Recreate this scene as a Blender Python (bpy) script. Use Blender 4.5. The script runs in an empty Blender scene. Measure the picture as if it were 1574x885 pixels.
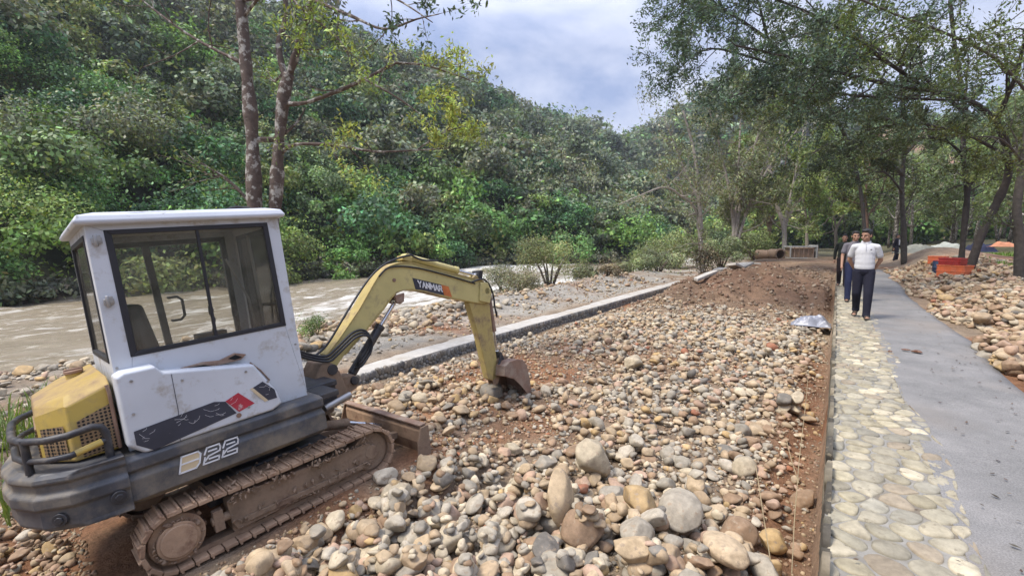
import bpy, bmesh, math, random
import numpy as np
from mathutils import Vector, Matrix, Euler
R = math.radians
random.seed(7); rng = np.random.default_rng(11)
SC = bpy.context.scene; COL = SC.collection

# ------------------------------------------------------------------ camera, sky, sun, exposure
FPX, CXP, CYP = 720.0, 787.0, 442.5          # focal length in pixels of the 1574 px wide photograph
YAW, PIT = R(34.7), R(6.0)
CAM = Vector((-0.03, 0.0, 2.1))
FW = Vector((-math.sin(YAW)*math.cos(PIT), math.cos(YAW)*math.cos(PIT), -math.sin(PIT)))
RT = Vector((math.cos(YAW), math.sin(YAW), 0)); UP = RT.cross(FW)
cd = bpy.data.cameras.new('camera'); co = bpy.data.objects.new('camera', cd); COL.objects.link(co)
co.matrix_world = Matrix(((RT.x, UP.x, -FW.x, CAM.x), (RT.y, UP.y, -FW.y, CAM.y), (RT.z, UP.z, -FW.z, CAM.z), (0, 0, 0, 1)))
cd.sensor_width = 36; cd.lens = 36*FPX/1574; cd.clip_start = 0.05; cd.clip_end = 3000
SC.camera = co

HAZE = .0005
SUN_EL, SUN_AZ = 58, 215                     # azimuth of the sun's position from +Y clockwise
w = bpy.data.worlds.new('World'); SC.world = w; w.use_nodes = True
nt = w.node_tree; nt.nodes.clear()
out = nt.nodes.new('ShaderNodeOutputWorld'); bg = nt.nodes.new('ShaderNodeBackground'); bg.inputs[1].default_value = 0.13
sky = nt.nodes.new('ShaderNodeTexSky'); sky.sky_type = 'NISHITA'; sky.sun_disc = False
sky.sun_elevation = R(SUN_EL); sky.sun_rotation = R(SUN_AZ); sky.air_density = 1.0; sky.dust_density = 2.0
tc = nt.nodes.new('ShaderNodeTexCoord'); mp = nt.nodes.new('ShaderNodeMapping'); mp.inputs['Scale'].default_value = (1.0, 1.0, 2.6)
n1 = nt.nodes.new('ShaderNodeTexNoise'); n1.inputs['Scale'].default_value = 2.3; n1.inputs['Detail'].default_value = 7; n1.inputs['Roughness'].default_value = 0.55
n1.inputs['Distortion'].default_value = 0.4
rp = nt.nodes.new('ShaderNodeValToRGB'); rp.color_ramp.elements[0].position = 0.40; rp.color_ramp.elements[1].position = 0.64
rp.color_ramp.elements[0].color = (0.0, 0.0, 0.0, 1); rp.color_ramp.elements[1].color = (1, 1, 1, 1)
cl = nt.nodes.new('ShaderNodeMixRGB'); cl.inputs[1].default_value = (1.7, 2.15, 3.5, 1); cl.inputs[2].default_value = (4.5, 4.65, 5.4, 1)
mx = nt.nodes.new('ShaderNodeMixRGB'); mx.inputs[0].default_value = 0.86
L = nt.links.new
L(tc.outputs['Generated'], mp.inputs[0]); L(mp.outputs[0], n1.inputs[0]); L(n1.outputs[0], rp.inputs[0]); L(rp.outputs[0], cl.inputs[0])
sx = nt.nodes.new('ShaderNodeSeparateXYZ'); L(tc.outputs['Generated'], sx.inputs[0])       # overcast: zenith brighter than the horizon, raised out of view to add light
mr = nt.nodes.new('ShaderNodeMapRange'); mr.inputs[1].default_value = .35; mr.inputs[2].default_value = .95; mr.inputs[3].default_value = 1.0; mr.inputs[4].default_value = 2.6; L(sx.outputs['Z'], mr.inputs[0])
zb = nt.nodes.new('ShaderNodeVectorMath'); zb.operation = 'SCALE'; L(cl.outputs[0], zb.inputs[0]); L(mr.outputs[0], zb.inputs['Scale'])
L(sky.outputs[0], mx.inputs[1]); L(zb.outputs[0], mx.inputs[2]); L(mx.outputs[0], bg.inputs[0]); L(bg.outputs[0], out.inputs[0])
sd = bpy.data.lights.new('sun', 'SUN'); sd.energy = 2.9; sd.angle = R(14); sd.color = (1, 0.94, 0.85)
so = bpy.data.objects.new('sun', sd); COL.objects.link(so)
az, el = R(SUN_AZ), R(SUN_EL)
so.rotation_euler = Vector((math.sin(az)*math.cos(el), math.cos(az)*math.cos(el), math.sin(el))).to_track_quat('Z', 'Y').to_euler()
vs = SC.view_settings; vs.view_transform = 'Standard'; vs.look = 'None'; vs.exposure = 0.72; vs.gamma = 1; vs.use_curve_mapping = False
SC.render.engine = 'CYCLES'
cy = SC.cycles; cy.max_bounces = 6; cy.diffuse_bounces = 2; cy.glossy_bounces = 2; cy.transmission_bounces = 4; cy.transparent_max_bounces = 8
cy.use_denoising = True; cy.volume_bounces = 0; cy.use_adaptive_sampling = True

# ------------------------------------------------------------------ helpers
def ray(x, y): return FW + RT*((x-CXP)/FPX) - UP*((y-CYP)/FPX)
def atd(x, y, d): return CAM + ray(x, y)*d                       # point d metres deep along the optical axis
def onz(x, y, z):
    r = ray(x, y); return CAM + r*((z-CAM.z)/r.z)
def px(P):
    d = Vector(P)-CAM; z = d.dot(FW); return CXP+FPX*d.dot(RT)/z, CYP-FPX*d.dot(UP)/z, z

def tag(o, label=None, cat=None, group=None, kind=None):
    if label: o['label'] = label
    if cat: o['category'] = cat
    if group: o['group'] = group
    if kind: o['kind'] = kind
    return o
def empty(name, loc=(0, 0, 0), rot=(0, 0, 0)):
    o = bpy.data.objects.new(name, None); COL.objects.link(o); o.location = loc; o.rotation_euler = rot; o.empty_display_size = .2
    return o
def mesh_np(name, V, F, mats, parent=None, smooth=True, cols=None, midx=None):
    """V (n,3), F list of faces or (m,k) array; cols per vertex (n,3)."""
    me = bpy.data.meshes.new(name)
    if isinstance(F, np.ndarray):
        V = np.ascontiguousarray(V, np.float32); m, k = F.shape
        me.vertices.add(len(V)); me.vertices.foreach_set('co', V.ravel())
        me.loops.add(m*k); me.loops.foreach_set('vertex_index', np.ascontiguousarray(F, np.int32).ravel())
        me.polygons.add(m); me.polygons.foreach_set('loop_start', np.arange(0, m*k, k, dtype=np.int32))
        me.polygons.foreach_set('loop_total', np.full(m, k, np.int32))
        me.update(calc_edges=True)
    else:
        me.from_pydata([tuple(v) for v in V], [], F); me.update()
    if smooth: me.polygons.foreach_set('use_smooth', np.ones(len(me.polygons), bool))
    if cols is not None:
        at = me.color_attributes.new('Col', 'FLOAT_COLOR', 'POINT')
        c = np.ones((len(me.vertices), 4), np.float32); c[:, :3] = cols
        at.data.foreach_set('color', c.ravel())
    for m_ in (mats if isinstance(mats, (list, tuple)) else [mats]): me.materials.append(m_)
    if midx is not None: me.polygons.foreach_set('material_index', np.array(midx, np.int32))
    o = bpy.data.objects.new(name, me); COL.objects.link(o)
    if parent is not None: o.parent = parent
    return o

class MB:
    def __init__(s): s.v = []; s.f = []; s.m = []
    def add(s, V, F, m=0):
        b = len(s.v); s.v += [tuple(v) for v in V]; s.f += [tuple(i+b for i in f) for f in F]; s.m += [m]*len(F); return s
    def box(s, c, d, rot=None, m=0):
        x, y, z = d[0]/2, d[1]/2, d[2]/2
        V = [Vector((a*x, b*y, e*z)) for a in (-1, 1) for b in (-1, 1) for e in (-1, 1)]
        if rot is not None:
            M = Euler(rot).to_matrix() if not isinstance(rot, Matrix) else rot
            V = [M @ v for v in V]
        V = [v+Vector(c) for v in V]
        return s.add(V, [(0, 1, 3, 2), (4, 6, 7, 5), (0, 4, 5, 1), (2, 3, 7, 6), (0, 2, 6, 4), (1, 5, 7, 3)], m)
    def prism(s, poly, a, b, axis=1, m=0):
        """poly in the two other axes, extruded along axis from a to b"""
        def P(p, t):
            q = list(p); q.insert(axis, t); return q
        n = len(poly); V = [P(p, a) for p in poly]+[P(p, b) for p in poly]
        F = [tuple(range(n))[::-1], tuple(range(n, 2*n))]+[(i, (i+1) % n, n+(i+1) % n, n+i) for i in range(n)]
        return s.add(V, F, m)
    def tube(s, pts, r, n=8, m=0, cap=True):
        pts = [Vector(p) for p in pts]; k = len(pts)
        rr = list(r) if isinstance(r, (list, tuple)) else [r]*k
        V = []; t0 = (pts[1]-pts[0]).normalized(); u = t0.orthogonal().normalized()
        for i, p in enumerate(pts):
            t = ((pts[min(i+1, k-1)]-pts[max(i-1, 0)])).normalized()
            u = (u-t*u.dot(t))
            u = u.normalized() if u.length > 1e-6 else t.orthogonal().normalized()
            w_ = t.cross(u)
            for j in range(n):
                a = 2*math.pi*j/n; V.append(p+(u*math.cos(a)+w_*math.sin(a))*rr[i])
        F = [(i*n+j, i*n+(j+1) % n, (i+1)*n+(j+1) % n, (i+1)*n+j) for i in range(k-1) for j in range(n)]
        if cap: F += [tuple(range(n))[::-1], tuple(range((k-1)*n, k*n))]
        return s.add(V, F, m)
    def cyl(s, p0, p1, r, n=20, m=0): return s.tube([p0, p1], r, n, m)
    def build(s, name, mats, parent=None, smooth=False, bevel=0, seg=2, auto=None):
        o = mesh_np(name, s.v, s.f, mats, parent, smooth=smooth, midx=s.m)
        bm = bmesh.new(); bm.from_mesh(o.data); bmesh.ops.recalc_face_normals(bm, faces=bm.faces); bm.to_mesh(o.data); bm.free()
        if auto is not None:
            for p in o.data.polygons: p.use_smooth = True
            try:
                o.data.set_sharp_from_angle(angle=R(auto))
            except Exception: pass
        if bevel:
            b = o.modifiers.new('bevel', 'BEVEL'); b.width = bevel; b.segments = seg; b.limit_method = 'ANGLE'; b.angle_limit = R(35)
        return o

# vectorised value noise
def _h(ix, iy, s):
    h = (ix.astype(np.int64)*374761393+iy.astype(np.int64)*668265263+s*144665) & 0x7fffffff
    h = ((h ^ (h >> 13))*1274126177) & 0x7fffffff
    return ((h ^ (h >> 16)) & 0xffff)/65535.0
def vn(x, y, s=0):
    x = np.asarray(x, float); y = np.asarray(y, float)
    ix = np.floor(x); iy = np.floor(y); fx = x-ix; fy = y-iy; fx = fx*fx*(3-2*fx); fy = fy*fy*(3-2*fy)
    a = _h(ix, iy, s); b = _h(ix+1, iy, s); c = _h(ix, iy+1, s); d = _h(ix+1, iy+1, s)
    return (a*(1-fx)+b*fx)*(1-fy)+(c*(1-fx)+d*fx)*fy-0.5
def fbm(x, y, sc, o=4, s=0):
    r = 0; a = 1
    for i in range(o): r = r+a*vn(np.asarray(x)/sc+17*i, np.asarray(y)/sc+31*i, s+i); sc = sc/2.03; a *= .5
    return r
def ss(a, b, x):
    t = np.clip((np.asarray(x, float)-a)/(b-a), 0, 1); return t*t*(3-2*t)

# ------------------------------------------------------------------ materials
def mat(name):
    m = bpy.data.materials.new(name); m.use_nodes = True; n = m.node_tree; b = n.nodes['Principled BSDF']; return m, n, b
def N(n, t, **k):
    o = n.nodes.new(t)
    for a, v in k.items():
        if a in o.inputs: o.inputs[a].default_value = v
        else: setattr(o, a, v)
    return o
def ramp(n, src, stops):
    r = n.nodes.new('ShaderNodeValToRGB'); e = r.color_ramp.elements
    while len(e) < len(stops): e.new(0.5)
    for i, (p, c) in enumerate(stops):
        e[i].position = p; e[i].color = (*c, 1) if len(c) == 3 else c
    n.links.new(src, r.inputs[0]); return r
def noise(n, sc, det=5, rough=.6, coord=None, dist=0):
    t = N(n, 'ShaderNodeTexNoise', Scale=sc, Detail=det, Roughness=rough, Distortion=dist)
    if coord is None:
        c = n.nodes.get('TC') or n.nodes.new('ShaderNodeTexCoord'); c.name = 'TC'; coord = c.outputs['Object']
    n.links.new(coord, t.inputs['Vector']); return t
def mixc(n, f, a, b, mode='MIX'):
    m = n.nodes.new('ShaderNodeMixRGB'); m.blend_type = mode
    for i, v in ((0, f), (1, a), (2, b)):
        if isinstance(v, (int, float)): m.inputs[i].default_value = v
        elif isinstance(v, tuple): m.inputs[i].default_value = (*v, 1) if len(v) == 3 else v
        else: n.links.new(v, m.inputs[i])
    return m.outputs[0]
def bump(n, b, h, st=.4, d=.02):
    k = N(n, 'ShaderNodeBump', Strength=st, Distance=d); n.links.new(h, k.inputs['Height']); n.links.new(k.outputs[0], b.inputs['Normal'])
def simple(name, col, rough=.6, metal=0, var=.25, vs_=6, bmp=0.1, dirt=None, dsc=3, dlo=.5, dhi=.7, spec=.5):
    m, n, b = mat(name); t = noise(n, vs_)
    c0 = tuple(c*(1-var) for c in col); c1 = tuple(min(1, c*(1+var)) for c in col)
    c = ramp(n, t.outputs[0], [(.3, c0), (.7, c1)]).outputs[0]
    if dirt:
        d = noise(n, dsc, 8, .7); f = ramp(n, d.outputs[0], [(dlo, (0, 0, 0)), (dhi, (1, 1, 1))]).outputs[0]
        c = mixc(n, f, c, dirt)
        rr = N(n, 'ShaderNodeMapRange'); n.links.new(f, rr.inputs[0]); rr.inputs[3].default_value = rough; rr.inputs[4].default_value = .9
        n.links.new(rr.outputs[0], b.inputs['Roughness'])
    else: b.inputs['Roughness'].default_value = rough
    n.links.new(c, b.inputs['Base Color']); b.inputs['Metallic'].default_value = metal
    b.inputs['Specular IOR Level'].default_value = spec
    if bmp: bump(n, b, noise(n, vs_*6, 4).outputs[0], bmp, .01)
    return m
def attr_mat(name, rough=.8, nsc=30, var=.35, bmp=.3, bd=.01, specks=None, sk=1.6, slo=.58):
    m, n, b = mat(name); a = N(n, 'ShaderNodeVertexColor', layer_name='Col')
    t = noise(n, nsc, 6, .65); f = ramp(n, t.outputs[0], [(.25, (1-var,)*3), (.75, (1+var*.6,)*3)]).outputs[0]
    c = mixc(n, 1.0, a.outputs[0], f, 'MULTIPLY')
    if specks:
        v = noise(n, nsc*sk, 4, .6); g = ramp(n, v.outputs[0], [(slo, (0, 0, 0)), (slo+.08, (.85, .85, .85))]).outputs[0]
        c = mixc(n, g, c, specks)
    n.links.new(c, b.inputs['Base Color']); b.inputs['Roughness'].default_value = rough; b.inputs['Specular IOR Level'].default_value = .3
    if bmp: bump(n, b, t.outputs[0], bmp, bd)
    return m
def leaf_mat(name, trans=.22, rough=.55):
    m, n, b = mat(name); a = N(n, 'ShaderNodeVertexColor', layer_name='Col')
    n.links.new(a.outputs[0], b.inputs['Base Color']); b.inputs['Roughness'].default_value = rough; b.inputs['Specular IOR Level'].default_value = .35
    tr = n.nodes.new('ShaderNodeBsdfTranslucent'); c2 = mixc(n, 1.0, a.outputs[0], (1.3, 1.25, .5), 'MULTIPLY'); n.links.new(c2, tr.inputs[0])
    ms = n.nodes.new('ShaderNodeMixShader'); ms.inputs[0].default_value = trans
    n.links.new(b.outputs[0], ms.inputs[1]); n.links.new(tr.outputs[0], ms.inputs[2]); n.links.new(ms.outputs[0], n.nodes['Material Output'].inputs[0])
    return m
M = {}
M['stone'] = attr_mat('river_stone', .85, 14, .42, .5, .014, specks=(.30, .23, .16))
M['wallstone'] = attr_mat('wall_stone', .9, 12, .42, .6, .014, specks=(.20, .17, .12), slo=.60)
M['leaf'] = leaf_mat('leaf')
M['bark'] = attr_mat('bark', .9, 9, .5, .9, .03, specks=(.40, .38, .34), sk=.8, slo=.53)
M['whiteroof'] = simple('stained_white_roof', (.52, .54, .58), .45, var=.08, vs_=3, bmp=.03, dirt=(.12, .11, .09), dsc=9, dlo=.60, dhi=.72)
M['barkdark'] = attr_mat('dark_bark', .9, 9, .5, .9, .03)
M['barkpale'] = attr_mat('pale_bark', .9, 9, .3, .6, .02)
M['grass'] = leaf_mat('grass_blade', .3)

# ground: soil with reddish patches, grit, green litter up the slopes
m, n, b = mat('soil'); g = N(n, 'ShaderNodeVertexColor', layer_name='Col')
t = noise(n, 3.0, 10, .7); t2 = noise(n, 30, 8, .75)
f = ramp(n, t.outputs[0], [(.3, (.62,)*3), (.7, (1.3,)*3)]).outputs[0]; f2 = ramp(n, t2.outputs[0], [(.3, (.55,)*3), (.72, (1.45,)*3)]).outputs[0]
n.links.new(mixc(n, 1, mixc(n, 1, g.outputs[0], f, 'MULTIPLY'), f2, 'MULTIPLY'), b.inputs['Base Color'])
b.inputs['Roughness'].default_value = .95; b.inputs['Specular IOR Level'].default_value = .2; bump(n, b, t2.outputs[0], .9, .05); M['soil'] = m
# concrete path: grey with fine grit and darker damp stains
m, n, b = mat('path_concrete'); t = noise(n, 2.2, 8, .65); t2 = noise(n, 120, 3, .6); t3 = noise(n, .5, 4, .5)
c = ramp(n, t.outputs[0], [(.3, (.15, .145, .135)), (.55, (.205, .195, .182)), (.75, (.26, .245, .228))]).outputs[0]
c = mixc(n, 1, c, ramp(n, t2.outputs[0], [(.35, (.72,)*3), (.65, (1.2,)*3)]).outputs[0], 'MULTIPLY')
c = mixc(n, ramp(n, t3.outputs[0], [(.5, (0, 0, 0)), (.65, (.5, .5, .5))]).outputs[0], c, (.24, .2, .16))
n.links.new(c, b.inputs['Base Color']); b.inputs['Roughness'].default_value = .85; bump(n, b, t2.outputs[0], .5, .008); M['path'] = m
M['mortar'] = simple('mortar', (.235, .22, .19), .9, var=.3, vs_=7, bmp=.6, dirt=(.16, .13, .09), dsc=2.5, dlo=.52, dhi=.7)
M['coping'] = simple('pale_mortar', (.43, .40, .35), .9, var=.15, vs_=5, bmp=.5, dirt=(.32, .27, .2), dsc=1.6, dlo=.5, dhi=.75)
M['darkmortar'] = simple('dark_mortar', (.15, .14, .125), .9, var=.3, vs_=7, bmp=.6)
# river: muddy brown water with broken white foam
m, n, b = mat('river_water'); tcn = n.nodes.new('ShaderNodeTexCoord'); mpn = n.nodes.new('ShaderNodeMapping'); mpn.inputs['Scale'].default_value = (1, .28, 1)
n.links.new(tcn.outputs['Object'], mpn.inputs[0])
t = noise(n, .55, 9, .72, mpn.outputs[0], 1.0); t2 = noise(n, 2.6, 8, .75, mpn.outputs[0], .6); a = N(n, 'ShaderNodeVertexColor', layer_name='Col')
mm = N(n, 'ShaderNodeMath', operation='MULTIPLY'); n.links.new(t.outputs[0], mm.inputs[0]); n.links.new(t2.outputs[0], mm.inputs[1])
ma = N(n, 'ShaderNodeMath', operation='MULTIPLY_ADD'); n.links.new(a.outputs[0], ma.inputs[0]); ma.inputs[1].default_value = .235; n.links.new(mm.outputs[0], ma.inputs[2])
f = ramp(n, ma.outputs[0], [(.375, (0, 0, 0)), (.50, (1, 1, 1))]).outputs[0]
cb = ramp(n, t2.outputs[0], [(.3, (.20, .155, .095)), (.7, (.34, .285, .20))]).outputs[0]
n.links.new(mixc(n, f, cb, (.66, .64, .58)), b.inputs['Base Color'])
rr = N(n, 'ShaderNodeMapRange'); n.links.new(f, rr.inputs[0]); rr.inputs[3].default_value = .22; rr.inputs[4].default_value = .7; n.links.new(rr.outputs[0], b.inputs['Roughness'])
bump(n, b, t2.outputs[0], .8, .12); M['water'] = m
# machine paints
M['yellow'] = simple('yellow_paint', (.52, .37, .085), .5, var=.12, vs_=4, bmp=.04, dirt=(.33, .25, .13), dsc=5, dlo=.5, dhi=.72)
M['yellowtop'] = simple('dusty_yellow_paint', (.42, .29, .07), .6, var=.15, vs_=4, bmp=.05, dirt=(.25, .17, .1), dsc=4, dlo=.38, dhi=.62)
M['boomyellow'] = simple('faded_yellow_paint', (.52, .44, .18), .5, var=.1, vs_=3, bmp=.04, dirt=(.26, .2, .12), dsc=4, dlo=.54, dhi=.72)
M['stickyellow'] = simple('worn_yellow_paint', (.44, .34, .12), .55, var=.2, vs_=6, bmp=.06, dirt=(.2, .14, .09), dsc=6, dlo=.48, dhi=.68)
M['white'] = simple('white_paint', (.55, .57, .60), .42, var=.08, vs_=2, bmp=.02, dirt=(.30, .24, .16), dsc=5.0, dlo=.53, dhi=.72)
M['black'] = simple('dark_grey_skirt', (.055, .057, .065), .5, var=.35, vs_=5, bmp=.06, dirt=(.21, .175, .13), dsc=3.0, dlo=.42, dhi=.66)
M['blackmetal'] = simple('black_steel', (.03, .03, .035), .45, var=.3, vs_=9, bmp=.05, dirt=(.13, .11, .09), dsc=8, dlo=.5, dhi=.75)
M['rubber'] = simple('black_rubber', (.018, .018, .022), .55, var=.2, bmp=0)
M['hole'] = simple('painted_gap_shade', (.006, .006, .006), .9, var=0, bmp=0)  # near-black colour that stands for shade inside an opening
M['mud'] = simple('muddy_steel', (.25, .17, .11), .85, var=.35, vs_=5, bmp=.5, dirt=(.12, .07, .045), dsc=5, dlo=.5, dhi=.68)
M['mudlight'] = simple('dry_mud_steel', (.33, .215, .135), .85, var=.3, vs_=5, bmp=.5, dirt=(.17, .085, .05), dsc=6, dlo=.52, dhi=.7)
M['rust'] = simple('rusty_bucket_steel', (.24, .145, .10), .65, var=.3, vs_=5, bmp=.2, dirt=(.32, .25, .19), dsc=4, dlo=.48, dhi=.65)
M['chrome'] = simple('chrome_rod', (.62, .62, .64), .2, metal=.9, var=.05, bmp=0)
M['silver'] = simple('dull_steel', (.35, .34, .33), .4, metal=.6, var=.2, bmp=0)
M['red'] = simple('red_stripe', (.42, .03, .05), .5, var=.15, bmp=0, dirt=(.5, .35, .34), dsc=14, dlo=.58, dhi=.66)
M['navy'] = simple('navy_stripe', (.035, .038, .055), .45, var=.2, bmp=0, dirt=(.3, .3, .32), dsc=9, dlo=.62, dhi=.66)
M['cream'] = simple('cream_sticker', (.6, .48, .3), .6, var=.12, bmp=0)
M['ink'] = simple('white_ink', (.72, .72, .72), .6, var=.05, bmp=0)
M['orangeink'] = simple('orange_ink', (.55, .16, .04), .6, var=.2, bmp=0)
m, n, b = mat('window_glass'); n.nodes.remove(b); tr = n.nodes.new('ShaderNodeBsdfTransparent'); tr.inputs[0].default_value = (.88, .88, .86, 1)
gl = N(n, 'ShaderNodeBsdfGlossy', Roughness=.06); fr = N(n, 'ShaderNodeFresnel', IOR=1.5); ms = n.nodes.new('ShaderNodeMixShader')
n.links.new(fr.outputs[0], ms.inputs[0]); n.links.new(tr.outputs[0], ms.inputs[1]); n.links.new(gl.outputs[0], ms.inputs[2])
df = N(n, 'ShaderNodeBsdfDiffuse', Color=(.42, .40, .34, 1)); m2 = n.nodes.new('ShaderNodeMixShader'); tn = noise(n, 5, 8, .7); dr_ = ramp(n, tn.outputs[0], [(.35, (.03,)*3), (.7, (.17,)*3)]).outputs[0]
n.links.new(dr_, m2.inputs[0]); n.links.new(ms.outputs[0], m2.inputs[1]); n.links.new(df.outputs[0], m2.inputs[2]); n.links.new(m2.outputs[0], n.nodes['Material Output'].inputs[0]); M['glass'] = m
# perforated grille: dark holes in rusty mesh
m, n, b = mat('grille_mesh'); tcn = n.nodes.new('ShaderNodeTexCoord'); v = N(n, 'ShaderNodeTexVoronoi', Scale=48.0, Randomness=.1); n.links.new(tcn.outputs['Object'], v.inputs['Vector'])
f = ramp(n, v.outputs['Distance'], [(.44, (0, 0, 0)), (.50, (1, 1, 1))]).outputs[0]
n.links.new(mixc(n, f, (.008, .007, .007), (.27, .18, .10)), b.inputs['Base Color']); b.inputs['Roughness'].default_value = .7; M['grille'] = m

# ------------------------------------------------------------------ excavator pose (upper frame), used by the ground as well
EXR = (-0.0922, -0.0746, 1.4342); EXT = Vector((-3.885, 1.8126, -0.0016))
EXM = Matrix.Translation(EXT) @ Euler(EXR).to_matrix().to_4x4(); EXI = EXM.inverted()

# ------------------------------------------------------------------ ground
def foot(Y): return -33.5+10*ss(40, 62, Y)
def ground_z(X, Y, micro=True):
    X = np.asarray(X, float); Y = np.asarray(Y, float)
    left = .0+.36*ss(15, 24, Y)*ss(-6.6, -4.6, X)+.12*ss(24, 45, Y)-.25*ss(-4.6, -5.9, X)*(1-ss(20, 25, Y))-.12*ss(-.5, -.15, X)*(1-ss(14, 18, Y))
    left = left-.10*np.exp(-((X+2.2)/1.8)**2-((Y-3.2)/2.2)**2)+.10*fbm(X, Y, 2.6, 3, 5)
    left = left+.70*np.exp(-((X+2.2)/1.5)**2-((Y-19)/3.2)**2)+.25*np.exp(-((X+4.2)/1.0)**2-((Y-17.5)/2.2)**2)
    bank = -.05-.22*ss(-7.2, -10, X)-.85*ss(-10.5, -17, X)+.48*np.exp(-((X+9.3)/1.0)**2)*ss(7, 11, Y)*(1-ss(26, 32, Y))+.22*ss(25, 40, Y)*ss(-15, -10, X)+.14*fbm(X, Y, 3, 3, 9)
    k = ss(-6.2, -6.6, X)*1.0
    z = left*(1-k)+bank*k
    z = z*(1-ss(-15.5, -18.5, X))+(-1.7)*ss(-15.5, -18.5, X)
    f = foot(Y)
    z = z+1.2*ss(0, 1, (f+1.6-X)/1.6)
    t = (f-X)/(130+f); cap = np.where(t < 1, t, 1-.3*(1-np.exp(-(t-1)*2)))
    h1 = 54.5*(1.09-.13*ss(80, 220, Y))*np.clip(cap, 0, None)*(1+.06*fbm(X, Y, 45, 3, 21))+1.6*fbm(X, Y, 11, 3, 22)*ss(0, .06, t)
    z = np.where(t > 0, z+h1, z)
    prof = np.interp(X, [-400, -150, -60, 10, 80, 200, 400], [1.1, 1.0, .93, .62, .50, .55, .6])
    hb = 92*ss(170, 300, Y)*prof*(1+.16*fbm(X, Y, 70, 3, 31))*(1-ss(0, .9, t))
    right = .50+.0*X+.34*ss(2.1, 4.6, X)*ss(3, 8, Y)+(.14*fbm(X, Y, 2.2, 3, 41))*ss(2.0, 2.8, X)+.25*ss(20, 34, Y)*ss(2.5, 4, X)
    right = right+.55*np.exp(-((X-4.2)/2.2)**2-((Y-33)/3.0)**2)+34*ss(38, 120, X)+.9*ss(9, 18, X)
    kr = ss(-.05, .05, X)
    zz = right*kr+z*(1-kr)
    far = ss(30, 42, Y)*ss(-6, -2, X)                        # path and building ground level out further up the valley
    zz = zz*(1-far*(np.abs(X) < 2))+(.5*far)*(np.abs(X) < 2)
    zz = zz+hb
    # the ground under the excavator follows its tilt
    lx = (X-EXT.x)*.136+(Y-EXT.y)*.988; ly = -(X-EXT.x)*.99+(Y-EXT.y)*.14
    e = (1-ss(1.2, 2.1, np.abs(lx-.05)))*(1-ss(.85, 1.35, np.abs(ly)))
    zz = zz*(1-e)+(.075*lx-.092*ly-.02)*e
    mnd = ss(13, 15.5, Y)*(1-ss(28, 34, Y))*ss(-6, -5, X)*(1-ss(-.3, -.05, X))
    zz = zz+mnd*(.16*np.abs(np.sin((X+.14*Y)*2.1+1.2*fbm(X, Y, 2.5, 2, 53)))+.34*fbm(X, Y, 1.5, 4, 54))
    if micro: zz = zz+.035*fbm(X, Y, .35, 3, 51)*(1-kr*ss(2.4, 1.8, X))*ss(-36, -30, X)
    return zz
def gz(x, y): return float(ground_z(np.array([x]), np.array([y]))[0])
gx = np.concatenate([np.linspace(-700, -170, 16)[:-1], np.arange(-170, -40, 3.0), np.arange(-40, -17, .8), np.arange(-17, -8, .2), np.arange(-8, 6, .075), np.arange(6, 14, .25), np.arange(14, 60, 1.8), np.linspace(60, 700, 28)])
gy = np.concatenate([np.linspace(-400, -30, 12)[:-1], np.arange(-30, -2, 1.2), np.arange(-2, 14, .08), np.arange(14, 40, .2), np.arange(40, 90, 1.2), np.arange(90, 330, 5.0), np.linspace(330, 1200, 20)])
GX, GY = np.meshgrid(gx, gy); GZ = ground_z(GX, GY)
def reddish(X, Y):
    r = ss(.10, .42, fbm(X, Y, 2.0, 4, 61)+.18*fbm(X, Y, .5, 2, 62))
    r = np.maximum(r, .9*np.exp(-((X+.28)/.3)**2)*(1-ss(9, 13, Y)))                       # red trench at the foot of the wall
    for cx, cy, s in ((-9.3, 14, 1.6), (-9.1, 18, 1.8), (-9.4, 22, 2), (-4.3, 4.3, .6), (-3.9, 6.5, .9), (-2.9, 4.6, .7), (-2.4, 8, .9), (-4.9, .7, .9), (-3.2, 3.3, .45), (-1.4, 18, 3.2), (-3.9, 10.5, .8), (-4.8, 6.2, .5)):
        r = np.maximum(r, np.exp(-((X-cx)**2+(Y-cy)**2)/s**2)*(.75+.5*fbm(X, Y, .6, 2, 63)))
    return np.clip(r, 0, 1)
def ground_col(X, Y):
    rd = reddish(X, Y)[..., None]; v = (fbm(X, Y, 1.3, 4, 71)+.5)[..., None]
    tan = np.array([.25, .18, .12])*(1-v)+np.array([.35, .27, .185])*v; red = np.array([.23, .105, .052])*(1-v)+np.array([.33, .17, .088])*v
    c = tan*(1-rd)+red*rd
    dirt = (ss(13.5, 16, Y)*ss(-6, -4.5, X)*(1-ss(-.1, .1, X)))[..., None]
    c = c*(1-dirt)+(np.array([.20, .135, .085])*(.7+.6*v)*(1-.5*rd)+np.array([.21, .10, .06])*.5*rd)*dirt
    gv = ss(-6.4, -7.2, X)[..., None]*np.clip(v*1.6-.2, 0, 1); c = c*(1-gv)+np.array([.34, .31, .26])*gv
    f = foot(Y); hl = ss(1.5, -1.5, X-f)[..., None]; c = c*(1-hl)+np.array([.026, .032, .016])*hl
    bh = (ss(150, 190, Y))[..., None]; c = c*(1-bh)+np.array([.04, .05, .028])*bh
    rr = ss(3.5, 7, X)[..., None]*ss(6, 14, Y)[..., None]; gr = np.clip((fbm(X, Y, 4, 3, 77)*2+.45), 0, 1)[..., None]*ss(28, 36, Y)[..., None]
    rc = np.array([.24, .14, .095])*(.8+.5*v)*(1-gr)+np.array([.085, .13, .035])*gr
    c = c*(1-rr)+rc*rr
    ft = ss(40, 60, Y)[..., None]*(1-hl)*(1-bh)*(1-ss(30, 50, X)[..., None]); c = c*(1-ft)+np.array([.11, .10, .055])*ft
    h3 = ss(34, 60, X)[..., None]; c = c*(1-h3)+np.array([.045, .055, .028])*h3
    return c
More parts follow.
